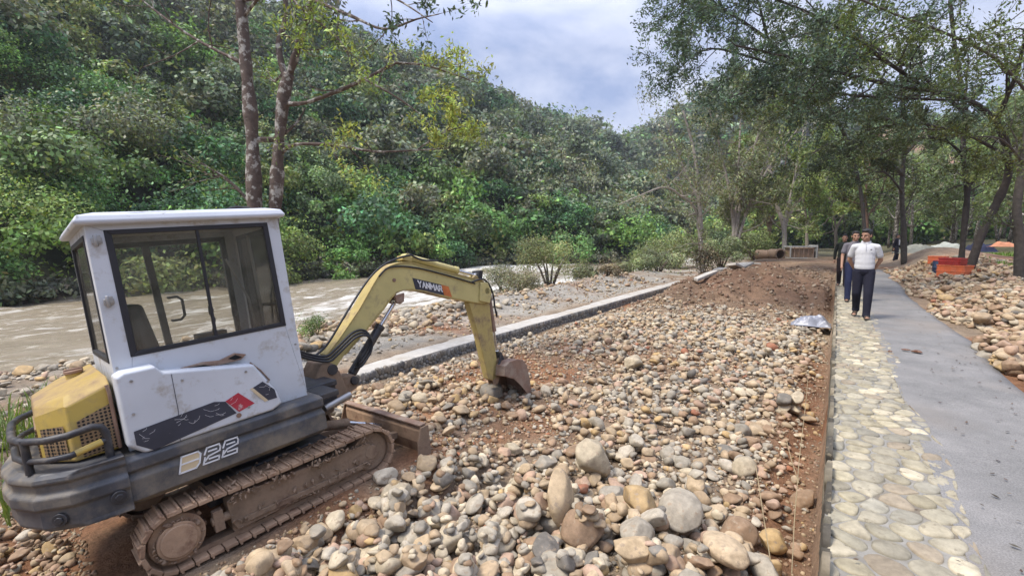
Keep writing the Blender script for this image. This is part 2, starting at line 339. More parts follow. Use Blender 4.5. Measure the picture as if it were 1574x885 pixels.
ny, nx = GX.shape; idx = np.arange(nx*ny).reshape(ny, nx)
F = np.stack([idx[:-1, :-1], idx[:-1, 1:], idx[1:, 1:], idx[1:, :-1]], -1).reshape(-1, 4)
gnd = mesh_np('ground', np.stack([GX, GY, GZ], -1).reshape(-1, 3), F, M['soil'], cols=ground_col(GX, GY).reshape(-1, 3)); gnd['kind'] = 'structure'

# river
WZ = -1.0
wx = np.concatenate([np.arange(-36, -13.5, .16)]); wy = np.concatenate([np.arange(-24, 26, .3), np.arange(26, 110, .8)])
WX, WY = np.meshgrid(wx, wy); WX = WX+9*ss(45, 75, WY)
WH = WZ+.30*fbm(WX, WY*.4, 2.0, 4, 81)+.16*np.abs(fbm(WX, WY*.6, .8, 3, 82))
WXr = WX-foot(WY)
foam = .35+.8*fbm(WX, WY*.25, 5, 3, 83)+2.4*np.clip(WH-WZ-.07, 0, 1)+.25*ss(8, 3, WXr)*0+.25*np.exp(-((WX+17)/1.5)**2)+.08*ss(30, 45, WY)
ny, nx = WX.shape; idx = np.arange(nx*ny).reshape(ny, nx)
F = np.stack([idx[:-1, :-1], idx[:-1, 1:], idx[1:, 1:], idx[1:, :-1]], -1).reshape(-1, 4)
o = mesh_np('river', np.stack([WX, WY, WH], -1).reshape(-1, 3), F, M['water'], cols=np.repeat(np.clip(foam, 0, 1).reshape(-1, 1), 3, 1)); o['kind'] = 'structure'

# ------------------------------------------------------------------ masonry
def cells(x0, x1, y0, y1, d, seed, tries=30, ar=1.0):
    """Voronoi polygons of a dart-thrown point set (coordinates u, v)."""
    rg = np.random.default_rng(seed); P = []; gcell = d; grid = {}
    n = int((x1-x0)*(y1-y0)/(d*d)*tries)
    for u, v in rg.random((n, 2)):
        x = x0+(x1-x0)*u; y = y0+(y1-y0)*v; k = (int(x//gcell), int(y//gcell)); ok = True
        for a in (-1, 0, 1):
            for b in (-1, 0, 1):
                for q in grid.get((k[0]+a, k[1]+b), ()):
                    if (q[0]-x)**2+((q[1]-y)*ar)**2 < d*d: ok = False; break
                if not ok: break
            if not ok: break
        if ok: grid.setdefault(k, []).append((x, y)); P.append((x, y))
    A = np.array(P); out_ = []
    for i, (x, y) in enumerate(P):
        D = (A[:, 0]-x)**2+(A[:, 1]-y)**2; nb = np.argsort(D)[1:16]
        poly = [(x-d*1.5, y-d*1.5), (x+d*1.5, y-d*1.5), (x+d*1.5, y+d*1.5), (x-d*1.5, y+d*1.5)]
        for j in nb:
            mx_, my_ = (x+A[j, 0])/2, (y+A[j, 1])/2; nx_, ny_ = A[j, 0]-x, A[j, 1]-y; q = []
            for k in range(len(poly)):
                a, b = poly[k], poly[(k+1) % len(poly)]
                sa = (a[0]-mx_)*nx_+(a[1]-my_)*ny_; sb = (b[0]-mx_)*nx_+(b[1]-my_)*ny_
                if sa <= 0: q.append(a)
                if sa*sb < 0: t = sa/(sa-sb); q.append((a[0]+(b[0]-a[0])*t, a[1]+(b[1]-a[1])*t))
            poly = q
            if len(poly) < 3: break
        if len(poly) >= 3: out_.append(((x, y), poly))
    return out_
def masonry(cl_, h, gap, emb, pal, rg, clipx=None):
    """domed stones over the cells, returns V (u,v,w), F, C"""
    V = []; F = []; C = []
    for (cx, cy), poly in cl_:
        if clipx: poly = [(min(max(p[0], clipx(p[1])[0]), clipx(p[1])[1]), p[1]) for p in poly]
        P = np.array(poly); c = P.mean(0); r = np.sqrt(((P-c)**2).sum(1)).mean()
        if r < .02: continue
        P = c+(P-c)*(1-gap/r)
        for _ in range(2): P = np.concatenate([.75*P+.25*np.roll(P, -1, 0), .25*P+.75*np.roll(P, -1, 0)], 1).reshape(-1, 2)
        n = len(P); hh = h*rg.uniform(.6, 1.25); tilt = rg.normal(0, .035, 2); b0 = len(V)
        col = np.array(pal[rg.integers(len(pal))])*rg.uniform(.82, 1.15)
        for s_, hz in ((1.0, -emb), (.97, hh*.35), (.86, hh*.8), (.55, hh)):
            for q in P:
                d_ = (q-c)*s_; V.append((c[0]+d_[0], c[1]+d_[1], hz+(d_@tilt if hz > 0 else 0)+(rg.normal(0, .0015) if hz > 0 else 0))); C.append(col)
        V.append((c[0], c[1], hh*1.02)); C.append(col)
        for k in range(3):
            F += [(b0+k*n+i, b0+k*n+(i+1) % n, b0+(k+1)*n+(i+1) % n, b0+(k+1)*n+i) for i in range(n)]
        F += [(b0+3*n+i, b0+3*n+(i+1) % n, b0+4*n) for i in range(n)]
    return V, F, C
WT = .54
PALW = [(0.461, 0.401, 0.284), (0.345, 0.302, 0.211), (0.321, 0.286, 0.211), (0.337, 0.298, 0.217), (0.290, 0.265, 0.205), (0.361, 0.313, 0.211), (0.314, 0.257, 0.182), (0.329, 0.294, 0.213)]
root = tag(empty('stone_wall', (0, 0, 0)), 'long low retaining wall of flat cream stones set in mortar, beside the concrete path', 'wall')
mb = MB(); ys = np.concatenate([np.arange(-3, 45, 1.0)])
mb.box((.31, 21, WT/2-.35), (.62, 48, WT+.7)); mb.build('wall_core', M['mortar'], root, bevel=.012)
rg = np.random.default_rng(3)
def clipw(y): return (.012, .66+.13*float(vn(y*1.7, 3.3, 5))+.09*float(vn(y*5.1, 1.3, 6)))
V, F, C = masonry(cells(.0, .74, .3, 24, .122, 5), .015, .007, .03, PALW, rg, clipw)
Vw = [(v[0], v[1], WT+v[2]) for v in V]
mesh_np('top_stones', Vw, F, M['wallstone'], root, cols=np.array(C))
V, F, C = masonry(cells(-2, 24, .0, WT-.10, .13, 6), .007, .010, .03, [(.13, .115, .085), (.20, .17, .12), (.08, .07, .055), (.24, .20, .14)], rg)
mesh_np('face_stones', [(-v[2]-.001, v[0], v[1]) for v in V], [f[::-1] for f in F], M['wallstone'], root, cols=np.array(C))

# concrete path with ragged edges
ys = np.concatenate([np.arange(-2, 20, .12), np.arange(20, 45, .8)]); V = []; F = []
for i, y in enumerate(ys):
    xr = 1.72+.5*ss(5, 1, y)+.16*float(fbm(y, 0, 2.4, 3, 8))+.25*ss(18, 30, y)+.9*ss(4.5, 0, y)
    for j in range(9):
        x = .58+(xr-.58)*j/8; V.append((x, y, WT+.012+.008*float(vn(x*2, y*2, 4))-(.03 if j == 8 else 0)))
    V.append((xr+.02, y, WT-.15))
    if i:
        for j in range(9): a = (i-1)*10+j; F.append((a, a+1, a+11, a+10))
pathxr = lambda y: 1.72+.5*ss(5, 1, y)+.25*ss(18, 30, y)+.9*ss(4.5, 0, y)
o = mesh_np('path', V, F, M['path']); o['kind'] = 'structure'

# channel wall further down: pale mortar coping over dark small stonework
root = tag(empty('channel_wall', (-6.4, 14, -.2)), 'low channel wall with pale mortar coping on dark stonework, behind the bucket', 'wall')
mb = MB(); V = []
ys = np.arange(2.2, 24.4, .25)
for y in ys:
    a = .012*float(vn(y*2, 1, 9)); e0 = .02*float(vn(y*3, 2, 9)); e1 = .02*float(vn(y*3, 7, 9)); t_ = -.015+.2*ss(2.2, 6, y)-.2
    V += [(-.20+e0, y-14, -.35), (-.20+e0, y-14, .205+a+t_), (.26+e1, y-14, .2+a+t_), (.27+e1, y-14, .13+t_), (.24, y-14, .128+t_), (.24, y-14, -.35)]
F = []
for i in range(len(ys)-1):
    for j in range(5): a = i*6+j; F.append((a, a+1, a+7, a+6))
F += [tuple(range(6))[::-1], tuple(range((len(ys)-1)*6, len(ys)*6))]
mb.add(V, F); mb.build('coping', M['coping'], root)
mb = MB(); mb.box((.13, -.75, -.16), (.26, 22.2, .56)); mb.build('wall_core', M['darkmortar'], root)
V, F, C = masonry(cells(2.4, 24, -.42, .10, .062, 16), .022, .006, .03, [(.22, .21, .19), (.3, .285, .25), (.17, .165, .16), (.26, .23, .19)], rg)
mesh_np('face_stones', [(.26+v[2], v[0]-14, v[1]) for v in V], F, M['wallstone'], root, cols=np.array(C))

# ------------------------------------------------------------------ stones
def ico(sub):
    bm = bmesh.new(); bmesh.ops.create_icosphere(bm, subdivisions=sub, radius=1); bm.verts.ensure_lookup_table()
    v = np.array([x.co[:] for x in bm.verts]); f = np.array([[q.index for q in p.verts] for p in bm.faces]); bm.free(); return v, f
def stone_shape(v, rg, cuts):
    """a water-worn cobble: rounded, with a few broad worn facets"""
    d = v.copy(); k = rg.normal(0, 1, (3, 3)); ph = rg.uniform(0, 6, 3)
    d = d*(1+.09*sum(np.sin(v@k[i]*1.3+ph[i]) for i in range(3)))[:, None]
    for _ in range(cuts*2):
        n_ = rg.normal(0, 1, 3); n_ /= np.linalg.norm(n_); h = rg.uniform(.58, .88); t_ = d@n_; ex = np.clip(t_-h, 0, None)
        d = d-n_*(ex*.93)[:, None]
    if len(v) > 100:
        fr = sum(np.sin(v@rg.normal(0, 5+3*q, 3)+rg.uniform(0, 6))/(1+q) for q in range(5)); d = d*(1+.012*fr)[:, None]
    return d*np.array([1, rg.uniform(.66, .92), rg.uniform(.42, .72)])
LIB = {}
for sub in (1, 2, 3, 4):
    v, f = ico(sub); LIB[sub] = ([stone_shape(v, np.random.default_rng(100+i), 3+i % 5) for i in range(30)], f)
PAL = {'grey': [(0.360, 0.314, 0.240), (0.410, 0.356, 0.274), (0.310, 0.271, 0.211)], 'tan': [(0.420, 0.314, 0.194), (0.385, 0.281, 0.174), (0.450, 0.342, 0.220)],
       'cream': [(0.480, 0.398, 0.274), (0.520, 0.435, 0.306)], 'pinkish': [(0.400, 0.266, 0.178), (0.430, 0.295, 0.207)], 'brown': [(0.290, 0.192, 0.116), (0.330, 0.220, 0.137)],
       'dark grey': [(0.170, 0.150, 0.124), (0.210, 0.187, 0.153)], 'rust red': [(0.360, 0.150, 0.078), (0.300, 0.131, 0.075)], 'ochre': [(0.440, 0.299, 0.140), (0.470, 0.327, 0.166)]}
def rotm(rg, tilt):
    a = rg.uniform(0, 2*math.pi); n_ = Euler((rg.normal(0, tilt), rg.normal(0, tilt), a)).to_matrix(); return np.array(n_)
class Heap:
    """drops stones on a height map so that they lie on the ground and on each other"""
    def __init__(s, x0, x1, y0, y1, res):
        s.x0, s.y0, s.res = x0, y0, res; s.nx = int((x1-x0)/res); s.ny = int((y1-y0)/res); s.x1, s.y1 = x1, y1
        X, Y = np.meshgrid(x0+(np.arange(s.nx)+.5)*res, y0+(np.arange(s.ny)+.5)*res, indexing='ij'); s.H = ground_z(X, Y); s.G = s.H.copy()
    def drop(s, x, y, a, b, c, Rm, sink):
        r = max(a, b)*.75; i0 = max(int((x-r-s.x0)/s.res), 0); i1 = min(int((x+r-s.x0)/s.res)+1, s.nx); j0 = max(int((y-r-s.y0)/s.res), 0); j1 = min(int((y+r-s.y0)/s.res)+1, s.ny)
        if i1 <= i0 or j1 <= j0: return None
        W = s.H[i0:i1, j0:j1]; base = np.percentile(W, 62)
        zc = base+c*(1-sink)
        X = s.x0+(np.arange(i0, i1)+.5)*s.res-x; Y = s.y0+(np.arange(j0, j1)+.5)*s.res-y; D = (X[:, None]/r)**2+(Y[None]/r)**2
        top = zc+c*.9*np.sqrt(np.clip(1-D, 0, None)); W[...] = np.where((D < 1) & (top > W), top, W)
        return zc
stones = []   # x,y,z, scale, rot, shape index, colour name, colour, zone
def add_stone(hp, x, y, dia, rg, cname, zone, sink=.35, tilt=.3, fl=None, shape=None, col=None):
    k = int(rg.integers(30)) if shape is None else shape; s_ = dia/2; Rm = rotm(rg, tilt)
    S = LIB[1][0][k]; ext = np.abs(S@Rm.T).max(0)*s_
    z = hp.drop(x, y, ext[0], ext[1], ext[2], Rm, sink)
    if z is None: return
    c = np.array(col if col is not None else PAL[cname][rg.integers(len(PAL[cname]))])*rg.uniform(.85, 1.15)
    stones.append((x, y, z, s_, Rm, k, cname, c, zone, ext))
def in_tracks(x, y, m_=0):
    lx = (x-EXT.x)*.136+(y-EXT.y)*.988; ly = -(x-EXT.x)*.99+(y-EXT.y)*.14
    return (-1.05-m_ < lx < 1.32+m_) and abs(ly) < .80+m_
CN = list(PAL)
_lx = np.arange(-17, 13, .1); _ly = np.arange(-3, 42, .1); _LX, _LY = np.meshgrid(_lx, _ly, indexing='ij')
RDG = reddish(_LX, _LY); DNG = fbm(_LX, _LY, 1.6, 2, 91)
def look(G, x, y): return float(G[min(max(int((x+17)/.1), 0), len(_lx)-1), min(max(int((y+3)/.1), 0), len(_ly)-1)])
def pick(rg, x, y, zone):
    rd = look(RDG, x, y)
    if zone == 'right': p = [.10, .44, .08, .12, .19, .03, .01, .03]
    elif zone == 'shale': p = [.08, .12, .02, .10, .62, .05, .01, .0]
    elif zone == 'bank': p = [.40, .22, .25, .04, .04, .03, .0, .02]
    else: p = [.34, .30, .15, .085, .06, .04, .004, .021]
    p = np.array(p); p = p*(1-.7*rd)+.7*rd*np.array([.05, .25, .04, .22, .29, .02, .015, .115]); return CN[rg.choice(8, p=p/p.sum())]
rg = np.random.default_rng(42)
# the rubble bed between the two walls
HA = Heap(-6.2, 0, .2, 16.5, .022)
def density(x, y):
    return look(DNG, x, y)
def scatter(hp, n, dlo, dhi, xr_, yr, zone, sigma=.45, med=None, keep=None, sink=.3):
    for _ in range(n):
        x = rg.uniform(*xr_); y = yr[0]+(yr[1]-yr[0])*rg.random()**1.25
        if keep and not keep(x, y): continue
        dia = float(np.clip(med*math.exp(rg.normal(0, sigma)), dlo, dhi))
        add_stone(hp, x, y, dia, rg, pick(rg, x, y, zone), zone, sink)
okA = lambda x, y: not in_tracks(x, y, .05) and not (x > -.30+.1*math.sin(y*3) and rg.random() < .7) and not (x < -4.6 and y < 1.3)
def okBig(x, y):
    # a band of finer, browner gravel runs through the middle of the bed
    fine = math.exp(-((x+2.9)/.55)**2)*math.exp(-((y-3.7)/1.1)**2)+math.exp(-((x+3.6)/.8)**2-((y-6.6)/.8)**2)+math.exp(-((x+2.5)/.9)**2-((y-8.4)/.7)**2)
    return okA(x, y) and not in_tracks(x, y, .22) and rg.random() > 1.1*fine and density(x, y) > -.32
scatter(HA, 8200, .03, .09, (-5.95, -.1), (.6, 14.8), 'bed', .35, .058, okA, .2)
scatter(HA, 5600, .05, .22, (-5.9, -.1), (.6, 14.8), 'bed', .42, .092, okBig, .28)
scatter(HA, 380, .13, .32, (-2.8, -.2), (1.1, 3.4), 'bed', .28, .175, okBig, .38)
scatter(HA, 900, .05, .2, (-2.9, -.3), (1.0, 3.2), 'bed', .3, .09, okA, .3)
scatter(HA, 1500, .03, .14, (-5.2, -2.3), (.2, 1.5), 'shale', .4, .06, lambda x, y: not in_tracks(x, y, .05), .3)
scatter(HA, 2300, .04, .20, (-5.9, -.3), (9, 16.2), 'bed', .4, .10, lambda x, y: okBig(x, y) and (y < 13+1.2*math.sin(x*1.9)), .28)
scatter(HA, 3600, .045, .18, (-5.6, -.15), (1.6, 13), 'bed', .35, .088, lambda x, y: okA(x, y) and rg.random() > 1.4*look(RDG, x, y)-.1, .25)
scatter(HA, 850, .10, .24, (-5.0, -.3), (3.0, 12.5), 'bed', .25, .14, okBig, .3)
# stones the photograph singles out (pixel of the stone's foot, width in pixels, colour, shape)
NOTE = [((912, 722), 62, 'cream', 3, 'tall pale boulder standing on end in the middle of the rubble', 1.25), ((972, 572), 46, 'cream', 8, 'broad smooth cream boulder alone amid small gravel beyond the upright one', .6),
        ((648, 618), 30, 'cream', 1, 'round cream cobble on the red soil patch before the boom', .8), ((708, 636), 34, 'tan', 4, 'wedge-shaped tan cobble just before the bucket', .7),
        ((756, 610), 44, 'dark grey', 6, 'flat slate-grey rock against the bucket mouth', .5), ((862, 812), 66, 'tan', 10, 'long tan boulder leaning toward the tall upright one', .8),
        ((838, 858), 56, 'dark grey', 12, 'dark grey boulder with white flecks near the bottom edge', .8), ((880, 872), 50, 'cream', 14, 'smooth cream boulder beside the dark flecked one', .7),
        ((984, 800), 60, 'ochre', 15, 'rounded ochre boulder below the middle of the rubble', .7), ((980, 842), 60, 'grey', 2, 'square-shouldered grey boulder below the ochre one', .7),
        ((1046, 812), 78, 'grey', 5, 'largest grey boulder, mottled with yellow, near the bottom edge', .7), ((1136, 822), 72, 'brown', 18, 'blocky brown boulder nearer the retaining wall', .7),
        ((1112, 878), 84, 'tan', 20, 'long flat tan slab at the bottom edge of the rubble', .5), ((1180, 878), 66, 'grey', 22, 'pointed grey slab at the bottom edge near the wall foot', .6),
        ((1190, 812), 46, 'ochre', 25, 'ochre cobble close to the strings by the wall', .7), ((893, 748), 34, 'rust red', 7, 'bright rust-red stone among the pale cobbles', .8),
        ((940, 756), 52, 'grey', 9, 'broad grey cobble beside the rust-red stone', .6), ((1206, 624), 34, 'dark grey', 11, 'dark bluish cobble near the foot of the retaining wall', .6),
        ((840, 706), 44, 'grey', 13, 'flattened grey cobble above the brown gravel', .5), ((656, 738), 40, 'tan', 17, 'blocky tan cobble in front of the dozer blade', .8),
        ((590, 752), 44, 'grey', 19, 'flat grey stone lying beside the crawler track', .45), ((1238, 742), 46, 'brown', 21, 'big brown stone wedged at the foot of the retaining wall', .8),
        ((630, 800), 34, 'grey', 23, 'grey cobble with a flat face right of the track', .7), ((516, 812), 40, 'cream', 26, 'oval cream cobble below the crawler track', .6),
        ((976, 884), 70, 'tan', 24, 'tan boulder cut off by the bottom edge of the photo', .6), ((800, 784), 40, 'pinkish', 27, 'pinkish cobble below the brown gravel', .7)]
noted = []
for (u, v), wpx, cn, sh, lab, el_ in NOTE:
    p = onz(u, v, .05); dep = (p-CAM).dot(FW); dia = wpx*dep/FPX*1.05
    p = onz(u, v-wpx*.25, .1)
    n0 = len(stones); add_stone(HA, p.x, p.y, dia, rg, cn, 'bed', .15 if 'tall' in lab else .25, .15, shape=sh)
    if len(stones) > n0:
        st = list(stones[-1])
        if 'tall' in lab:
            st[4] = np.array((Matrix.Rotation(.5, 3, 'Z') @ Matrix.Rotation(1.35, 3, 'Y') @ Matrix.Rotation(.4, 3, 'X'))); st[3] *= 1.15; st[2] += dia*.22
        stones[-1] = tuple(st); noted.append((len(stones)-1, lab))
# the gravel bank towards the river
HB = Heap(-16.5, -6.7, -2, 30, .05)
scatter(HB, 4200, .05, .12, (-15.8, -6.75), (-1, 22), 'bank', .35, .075, lambda x, y: not (x > -8.5 and y > 24), .3)
scatter(HB, 1900, .09, .34, (-15.9, -7.4), (-1, 24), 'bank', .4, .15, lambda x, y: density(x, y) > -.1 or x < -11, .3)
scatter(HB, 500, .15, .5, (-12.5, -8.2), (4, 12), 'bank', .35, .2, None, .3)
# the heap of building stones on the far side of the path
HC = Heap(1.5, 12, 2, 40, .05)
okC = lambda x, y: x > float(pathxr(y))+.12+.2*math.sin(y*1.3)
scatter(HC, 7500, .08, .32, (1.7, 7.5), (3.5, 30), 'right', .35, .165, okC, .25)
scatter(HC, 2600, .07, .2, (1.6, 4.5), (3.0, 24), 'right', .4, .12, okC, .3)
scatter(HC, 220, .2, .38, (2.0, 6.5), (6, 16), 'right', .25, .25, okC, .25)
def show_size(s_):
    x, y, z = s_[:3]; u, v, d = px((x, y, z))
    if d < .3 or u < -30 or u > 1604 or v > 915 or v < 0: return 0
    return s_[3]*FPX/d*2
sz = np.array([show_size(s_) for s_ in stones])
# which of them lie open to the sky (not under a later stone)
def exposed(s_):
    hp = HA if s_[8] in ('bed', 'shale') else HB if s_[8] == 'bank' else HC
    i = int((s_[0]-hp.x0)/hp.res); j = int((s_[1]-hp.y0)/hp.res)
    return 0 <= i < hp.nx and 0 <= j < hp.ny and hp.H[i, j] <= s_[2]+s_[9][2]*1.05
exq = np.array([exposed(s_) and not (px(s_[:3])[0] < 470 and px(s_[:3])[1] < 560) for s_ in stones])
order = np.argsort(-(sz*exq)); NIND = 300
special = {i: lab for i, lab in noted}
ind = list(special)+[i for i in order if i not in special][:NIND-len(special)]
indset = set(ind)
def stone_verts(s_, sub):
    v = LIB[sub][0][s_[5]]; return (v*s_[3])@s_[4].T
# labels: look + place, told apart inside one place by order from the left
def place_of(s_):
    x, y = s_[0], s_[1]; u, v, d = px(s_[:3])
    if s_[8] == 'right':
        return ('heaped beside the concrete' if x < pathxr(y)+.7 else 'deep in the heap')+' across the path'+(', near' if y < 9 else ', far')
    if s_[8] == 'bank': return 'on the gravel bank before the river'
    if x > -.75: w_ = 'at the wall foot'
    elif x > -1.5: w_ = 'near the wall'
    elif in_tracks(x, y, .6) and y < 3.2: w_ = 'beside the track'
    elif math.hypot(x+3.6, y-5.2) < 1.0: w_ = 'around the bucket'
    elif math.hypot(x+3.4, y-3.4) < .8: w_ = 'by the dozer blade'
    elif x < -5: w_ = 'by the channel wall'
    else: w_ = 'in open rubble'
    if v > 820: h_ = 'at the bottom edge'
    elif v > 760: h_ = 'near the bottom edge'
    elif v > 700: h_ = 'below the upright boulder'
    elif v > 640: h_ = 'level with the upright boulder'
    elif v > 585: h_ = 'beyond the upright boulder'
    else: h_ = 'far down the rubble'
    return w_+' '+h_
def size_of(p_): return 'large' if p_ > 52 else 'medium' if p_ > 36 else 'small'
def shape_of(s_):
    e = LIB[1][0][s_[5]]; r_ = np.abs(e).max(0); return 'flat' if r_[2]/r_[0] < .5 else 'round' if r_[1]/r_[0] > .82 else 'long'
buck = {}
for i in ind:
    if i in special: continue
    s_ = stones[i]; buck.setdefault((size_of(sz[i]), shape_of(s_), s_[6], place_of(s_)), []).append(i)
lab = dict(special); ORD = ['leftmost', 'second from left', 'third from left', 'fourth from left', 'fifth from left', 'sixth from left', 'seventh from left', 'eighth from left', 'ninth from left']
for (a, b_, c_, p_), L_ in buck.items():
    L_.sort(key=lambda i: px(stones[i][:3])[0])
    for k, i in enumerate(L_):
        base = f'{a} {b_} {c_} stone {p_}'
        lab[i] = base if len(L_) == 1 else (f'{ORD[min(k, 8)]}, {base}')
for i in ind:
    s_ = stones[i]; sub = 4 if sz[i] > 45 else 3
    o = mesh_np('river_stone', stone_verts(s_, sub), LIB[sub][1], M['stone'], cols=np.repeat(s_[7][None], len(LIB[sub][0][0]), 0))
    o.location = s_[:3]; tag(o, lab[i], 'stone', 'stones strewn over the ground')
Vs, Fs, Cs, base = [], [], [], 0
for i, s_ in enumerate(stones):
    if i in indset: continue
    sub = 3 if sz[i] > 24 else 2 if sz[i] > 5 else 1
    v = stone_verts(s_, sub)+np.array(s_[:3]); Vs.append(v); Fs.append(LIB[sub][1]+base); Cs.append(np.repeat(s_[7][None], len(v), 0)); base += len(v)
o = mesh_np('loose_stones', np.concatenate(Vs), np.concatenate(Fs), M['stone'], cols=np.concatenate(Cs))
tag(o, 'smaller loose cobbles covering the rubble bed, river bank and heap', 'stones', kind='stuff')
# grit and broken chips filling the gaps
v, f = ico(1); G_ = 40000; Vs, Fs, Cs = [], [], []
gxs = rg.uniform(-6.1, -.02, G_); gys = .6+15*rg.random(G_)**1.5
for k in range(G_):
    x, y = gxs[k], gys[k]
    if in_tracks(x, y, -.05): continue
    s_ = .008+.02*rg.random()**2; i = int((x-HA.x0)/HA.res); j = int((y-HA.y0)/HA.res)
    if not (0 <= i < HA.nx and 0 <= j < HA.ny): continue
    zz = HA.H[i, j]
    if zz-HA.G[i, j] > .035: continue
    cn = pick(rg, x, y, 'bed') if k % 3 else 'brown'
    Vs.append((LIB[1][0][k % 30]*s_)@rotm(rg, .8).T+np.array([x, y, zz+.003])); Fs.append(f+len(v)*len(Fs)); Cs.append(np.repeat((np.array(PAL[cn][0])*rg.uniform(.7, 1.1))[None], len(v), 0))
o = mesh_np('gravel', np.concatenate(Vs), np.concatenate(Fs), M['stone'], cols=np.concatenate(Cs))
tag(o, 'fine gravel and broken chips between the cobbles', 'gravel', kind='stuff')

# ------------------------------------------------------------------ excavator
ex = tag(empty('excavator', EXT, EXR), 'small yellow and white crawler excavator with a glazed cab, parked on the rubble', 'excavator')
# undercarriage: two crawler tracks with muddy shoes
def crawler(side):
    yo = side*.69; yi = side*.44; x0, x1, r = -.63, .74, .185; zc = .20
    tr = empty('crawler_track', (0, 0, 0)); tr.parent = ex
    Ls = x1-x0; Pm = 2*Ls+2*math.pi*r; n = 46; mb = MB(); mb2 = MB()
    def at(s_):
        s_ %= Pm
        if s_ < Ls: return x0+s_, zc+r, 0
        s_ -= Ls
        if s_ < math.pi*r: a = s_/r; return x1+r*math.sin(a), zc+r*math.cos(a), a
        s_ -= math.pi*r
        if s_ < Ls: return x1-s_, zc-r, math.pi
        s_ -= Ls; a = s_/r; return x0-r*math.sin(a), zc-r*math.cos(a), math.pi+a
    for k in range(n):
        x, z, a = at(Pm*k/n); sag = -.018*math.sin(math.pi*(x-x0)/Ls) if a == 0 else 0
        Mr = Matrix.Rotation(a, 3, 'Y'); c = Vector((x, (yo+yi)/2, z+sag))
        mb.box(c, (Pm/n*.93, abs(yo-yi), .026), Mr)
        mb.box(c+Mr @ Vector((Pm/n*.30, 0, .016)), (.014, abs(yo-yi), .022), Mr)
        mb.box(c+Mr @ Vector((-Pm/n*.22, 0, .012)), (.012, abs(yo-yi)-.03, .012), Mr)
    mb.build('track_shoes', M['mudlight'] if side < 0 else M['mud'], tr, bevel=.004)
    for k in range(60):
        x, z, a = at(Pm*k/60); Mr = Matrix.Rotation(a, 3, 'Y'); mb2.box(Vector((x, (yo+yi)/2, z))-Mr @ Vector((0, 0, .028)), (Pm/60*1.05, .09, .035), Mr)
    mb2.build('track_chain', M['mud'], tr)
    mb = MB(); ym = yo-side*.035
    mb.prism([(-.30, .085), (-.33, .15), (-.34, .30), (-.30, .325), (.72, .285), (.76, .25), (.75, .13), (.70, .085)], ym-side*.10, ym, 1); mb.prism([(-.26, .115), (-.26, .155), (.66, .14), (.66, .10)], ym, ym+side*.014, 1)
    for bx in (-.05, .3): mb.cyl((bx, ym, .27), (bx, ym+side*.012, .27), .014, 10)
    mb.build('track_frame', M['mud'], tr, bevel=.012)
    mb = MB(); mb.cyl((x0, yi+side*.03, zc), (x0, yo-side*.05, zc), .155, 28); mb.cyl((x0, yo-side*.05, zc), (x0, yo-side*.015, zc), .118, 28); mb.cyl((x0, yo-side*.02, zc), (x0, yo-side*.005, zc), .10, 28)
    for k in range(12):
        a = 2*math.pi*k/12; mb.box((x0+.158*math.cos(a), (yo+yi)/2, zc+.158*math.sin(a)), (.03, .05, .03), (0, -a, 0))
    mb.build('drive_sprocket', M['mudlight'], tr, bevel=.005, auto=40)
    mb = MB(); mb.cyl((x1, yi+side*.05, zc), (x1, yo-side*.06, zc), .155, 28); mb.cyl((x1, yo-side*.06, zc), (x1, yo-side*.03, zc), .06, 20); mb.build('idler_wheel', M['mud'], tr, bevel=.006, auto=40)
    for k in range(4):
        mb = MB(); bx = -.25+.27*k; mb.cyl((bx, yi+side*.05, .10), (bx, yo-side*.07, .10), .075, 18); mb.build('track_roller', M['mud'], tr, auto=40)
    mb = MB(); mb.box((-.40, ym-side*.03, .2), (.06, .06, .14)); mb.cyl((-.44, ym-side*.03, .2), (-.28, ym-side*.03, .2), .03, 12); mb.build('tensioner', M['mud'], tr, bevel=.005)
crawler(-1); crawler(1)
rm = np.random.default_rng(31); mv, mf_ = LIB[2][0], LIB[2][1]; Vm, Fm = [], []
for k in range(330):
    t_ = rm.random()
    if t_ < .4: p_ = (rm.uniform(-.33, .75), -.69+rm.uniform(-.012, .03), rm.uniform(.29, .34))
    elif t_ < .65: p_ = (rm.uniform(-.33, .72), -.672+rm.uniform(-.005, .012), rm.uniform(.09, .2))
    elif t_ < .85: p_ = (rm.uniform(-.55, .8), rm.uniform(-.68, -.46), .40+rm.uniform(-.01, .012))
    else: a_ = rm.uniform(0, 6.28); p_ = (-.63+.13*math.cos(a_), -.672, .2+.13*math.sin(a_))
    Vm.append((mv[k % 30]*(.006+.02*rm.random()**2.5)*np.array([1.3, .8, .7]))@rotm(rm, 1).T+np.array(p_)); Fm.append(mf_+len(mv[0])*k)
dm = mesh_np('dried_mud', np.concatenate(Vm), np.concatenate(Fm), M['mud'], ex); dm['kind'] = 'stuff'
mb = MB(); mb.box((.05, 0, .30), (.9, .9, .16)); mb.prism([(-.35, .22), (-.2, .40), (.35, .40), (.5, .22)], -.44, .44, 1); mb.cyl((0, 0, .38), (0, 0, .50), .36, 32); mb.build('slew_ring', M['blackmetal'], ex, bevel=.01, auto=40)
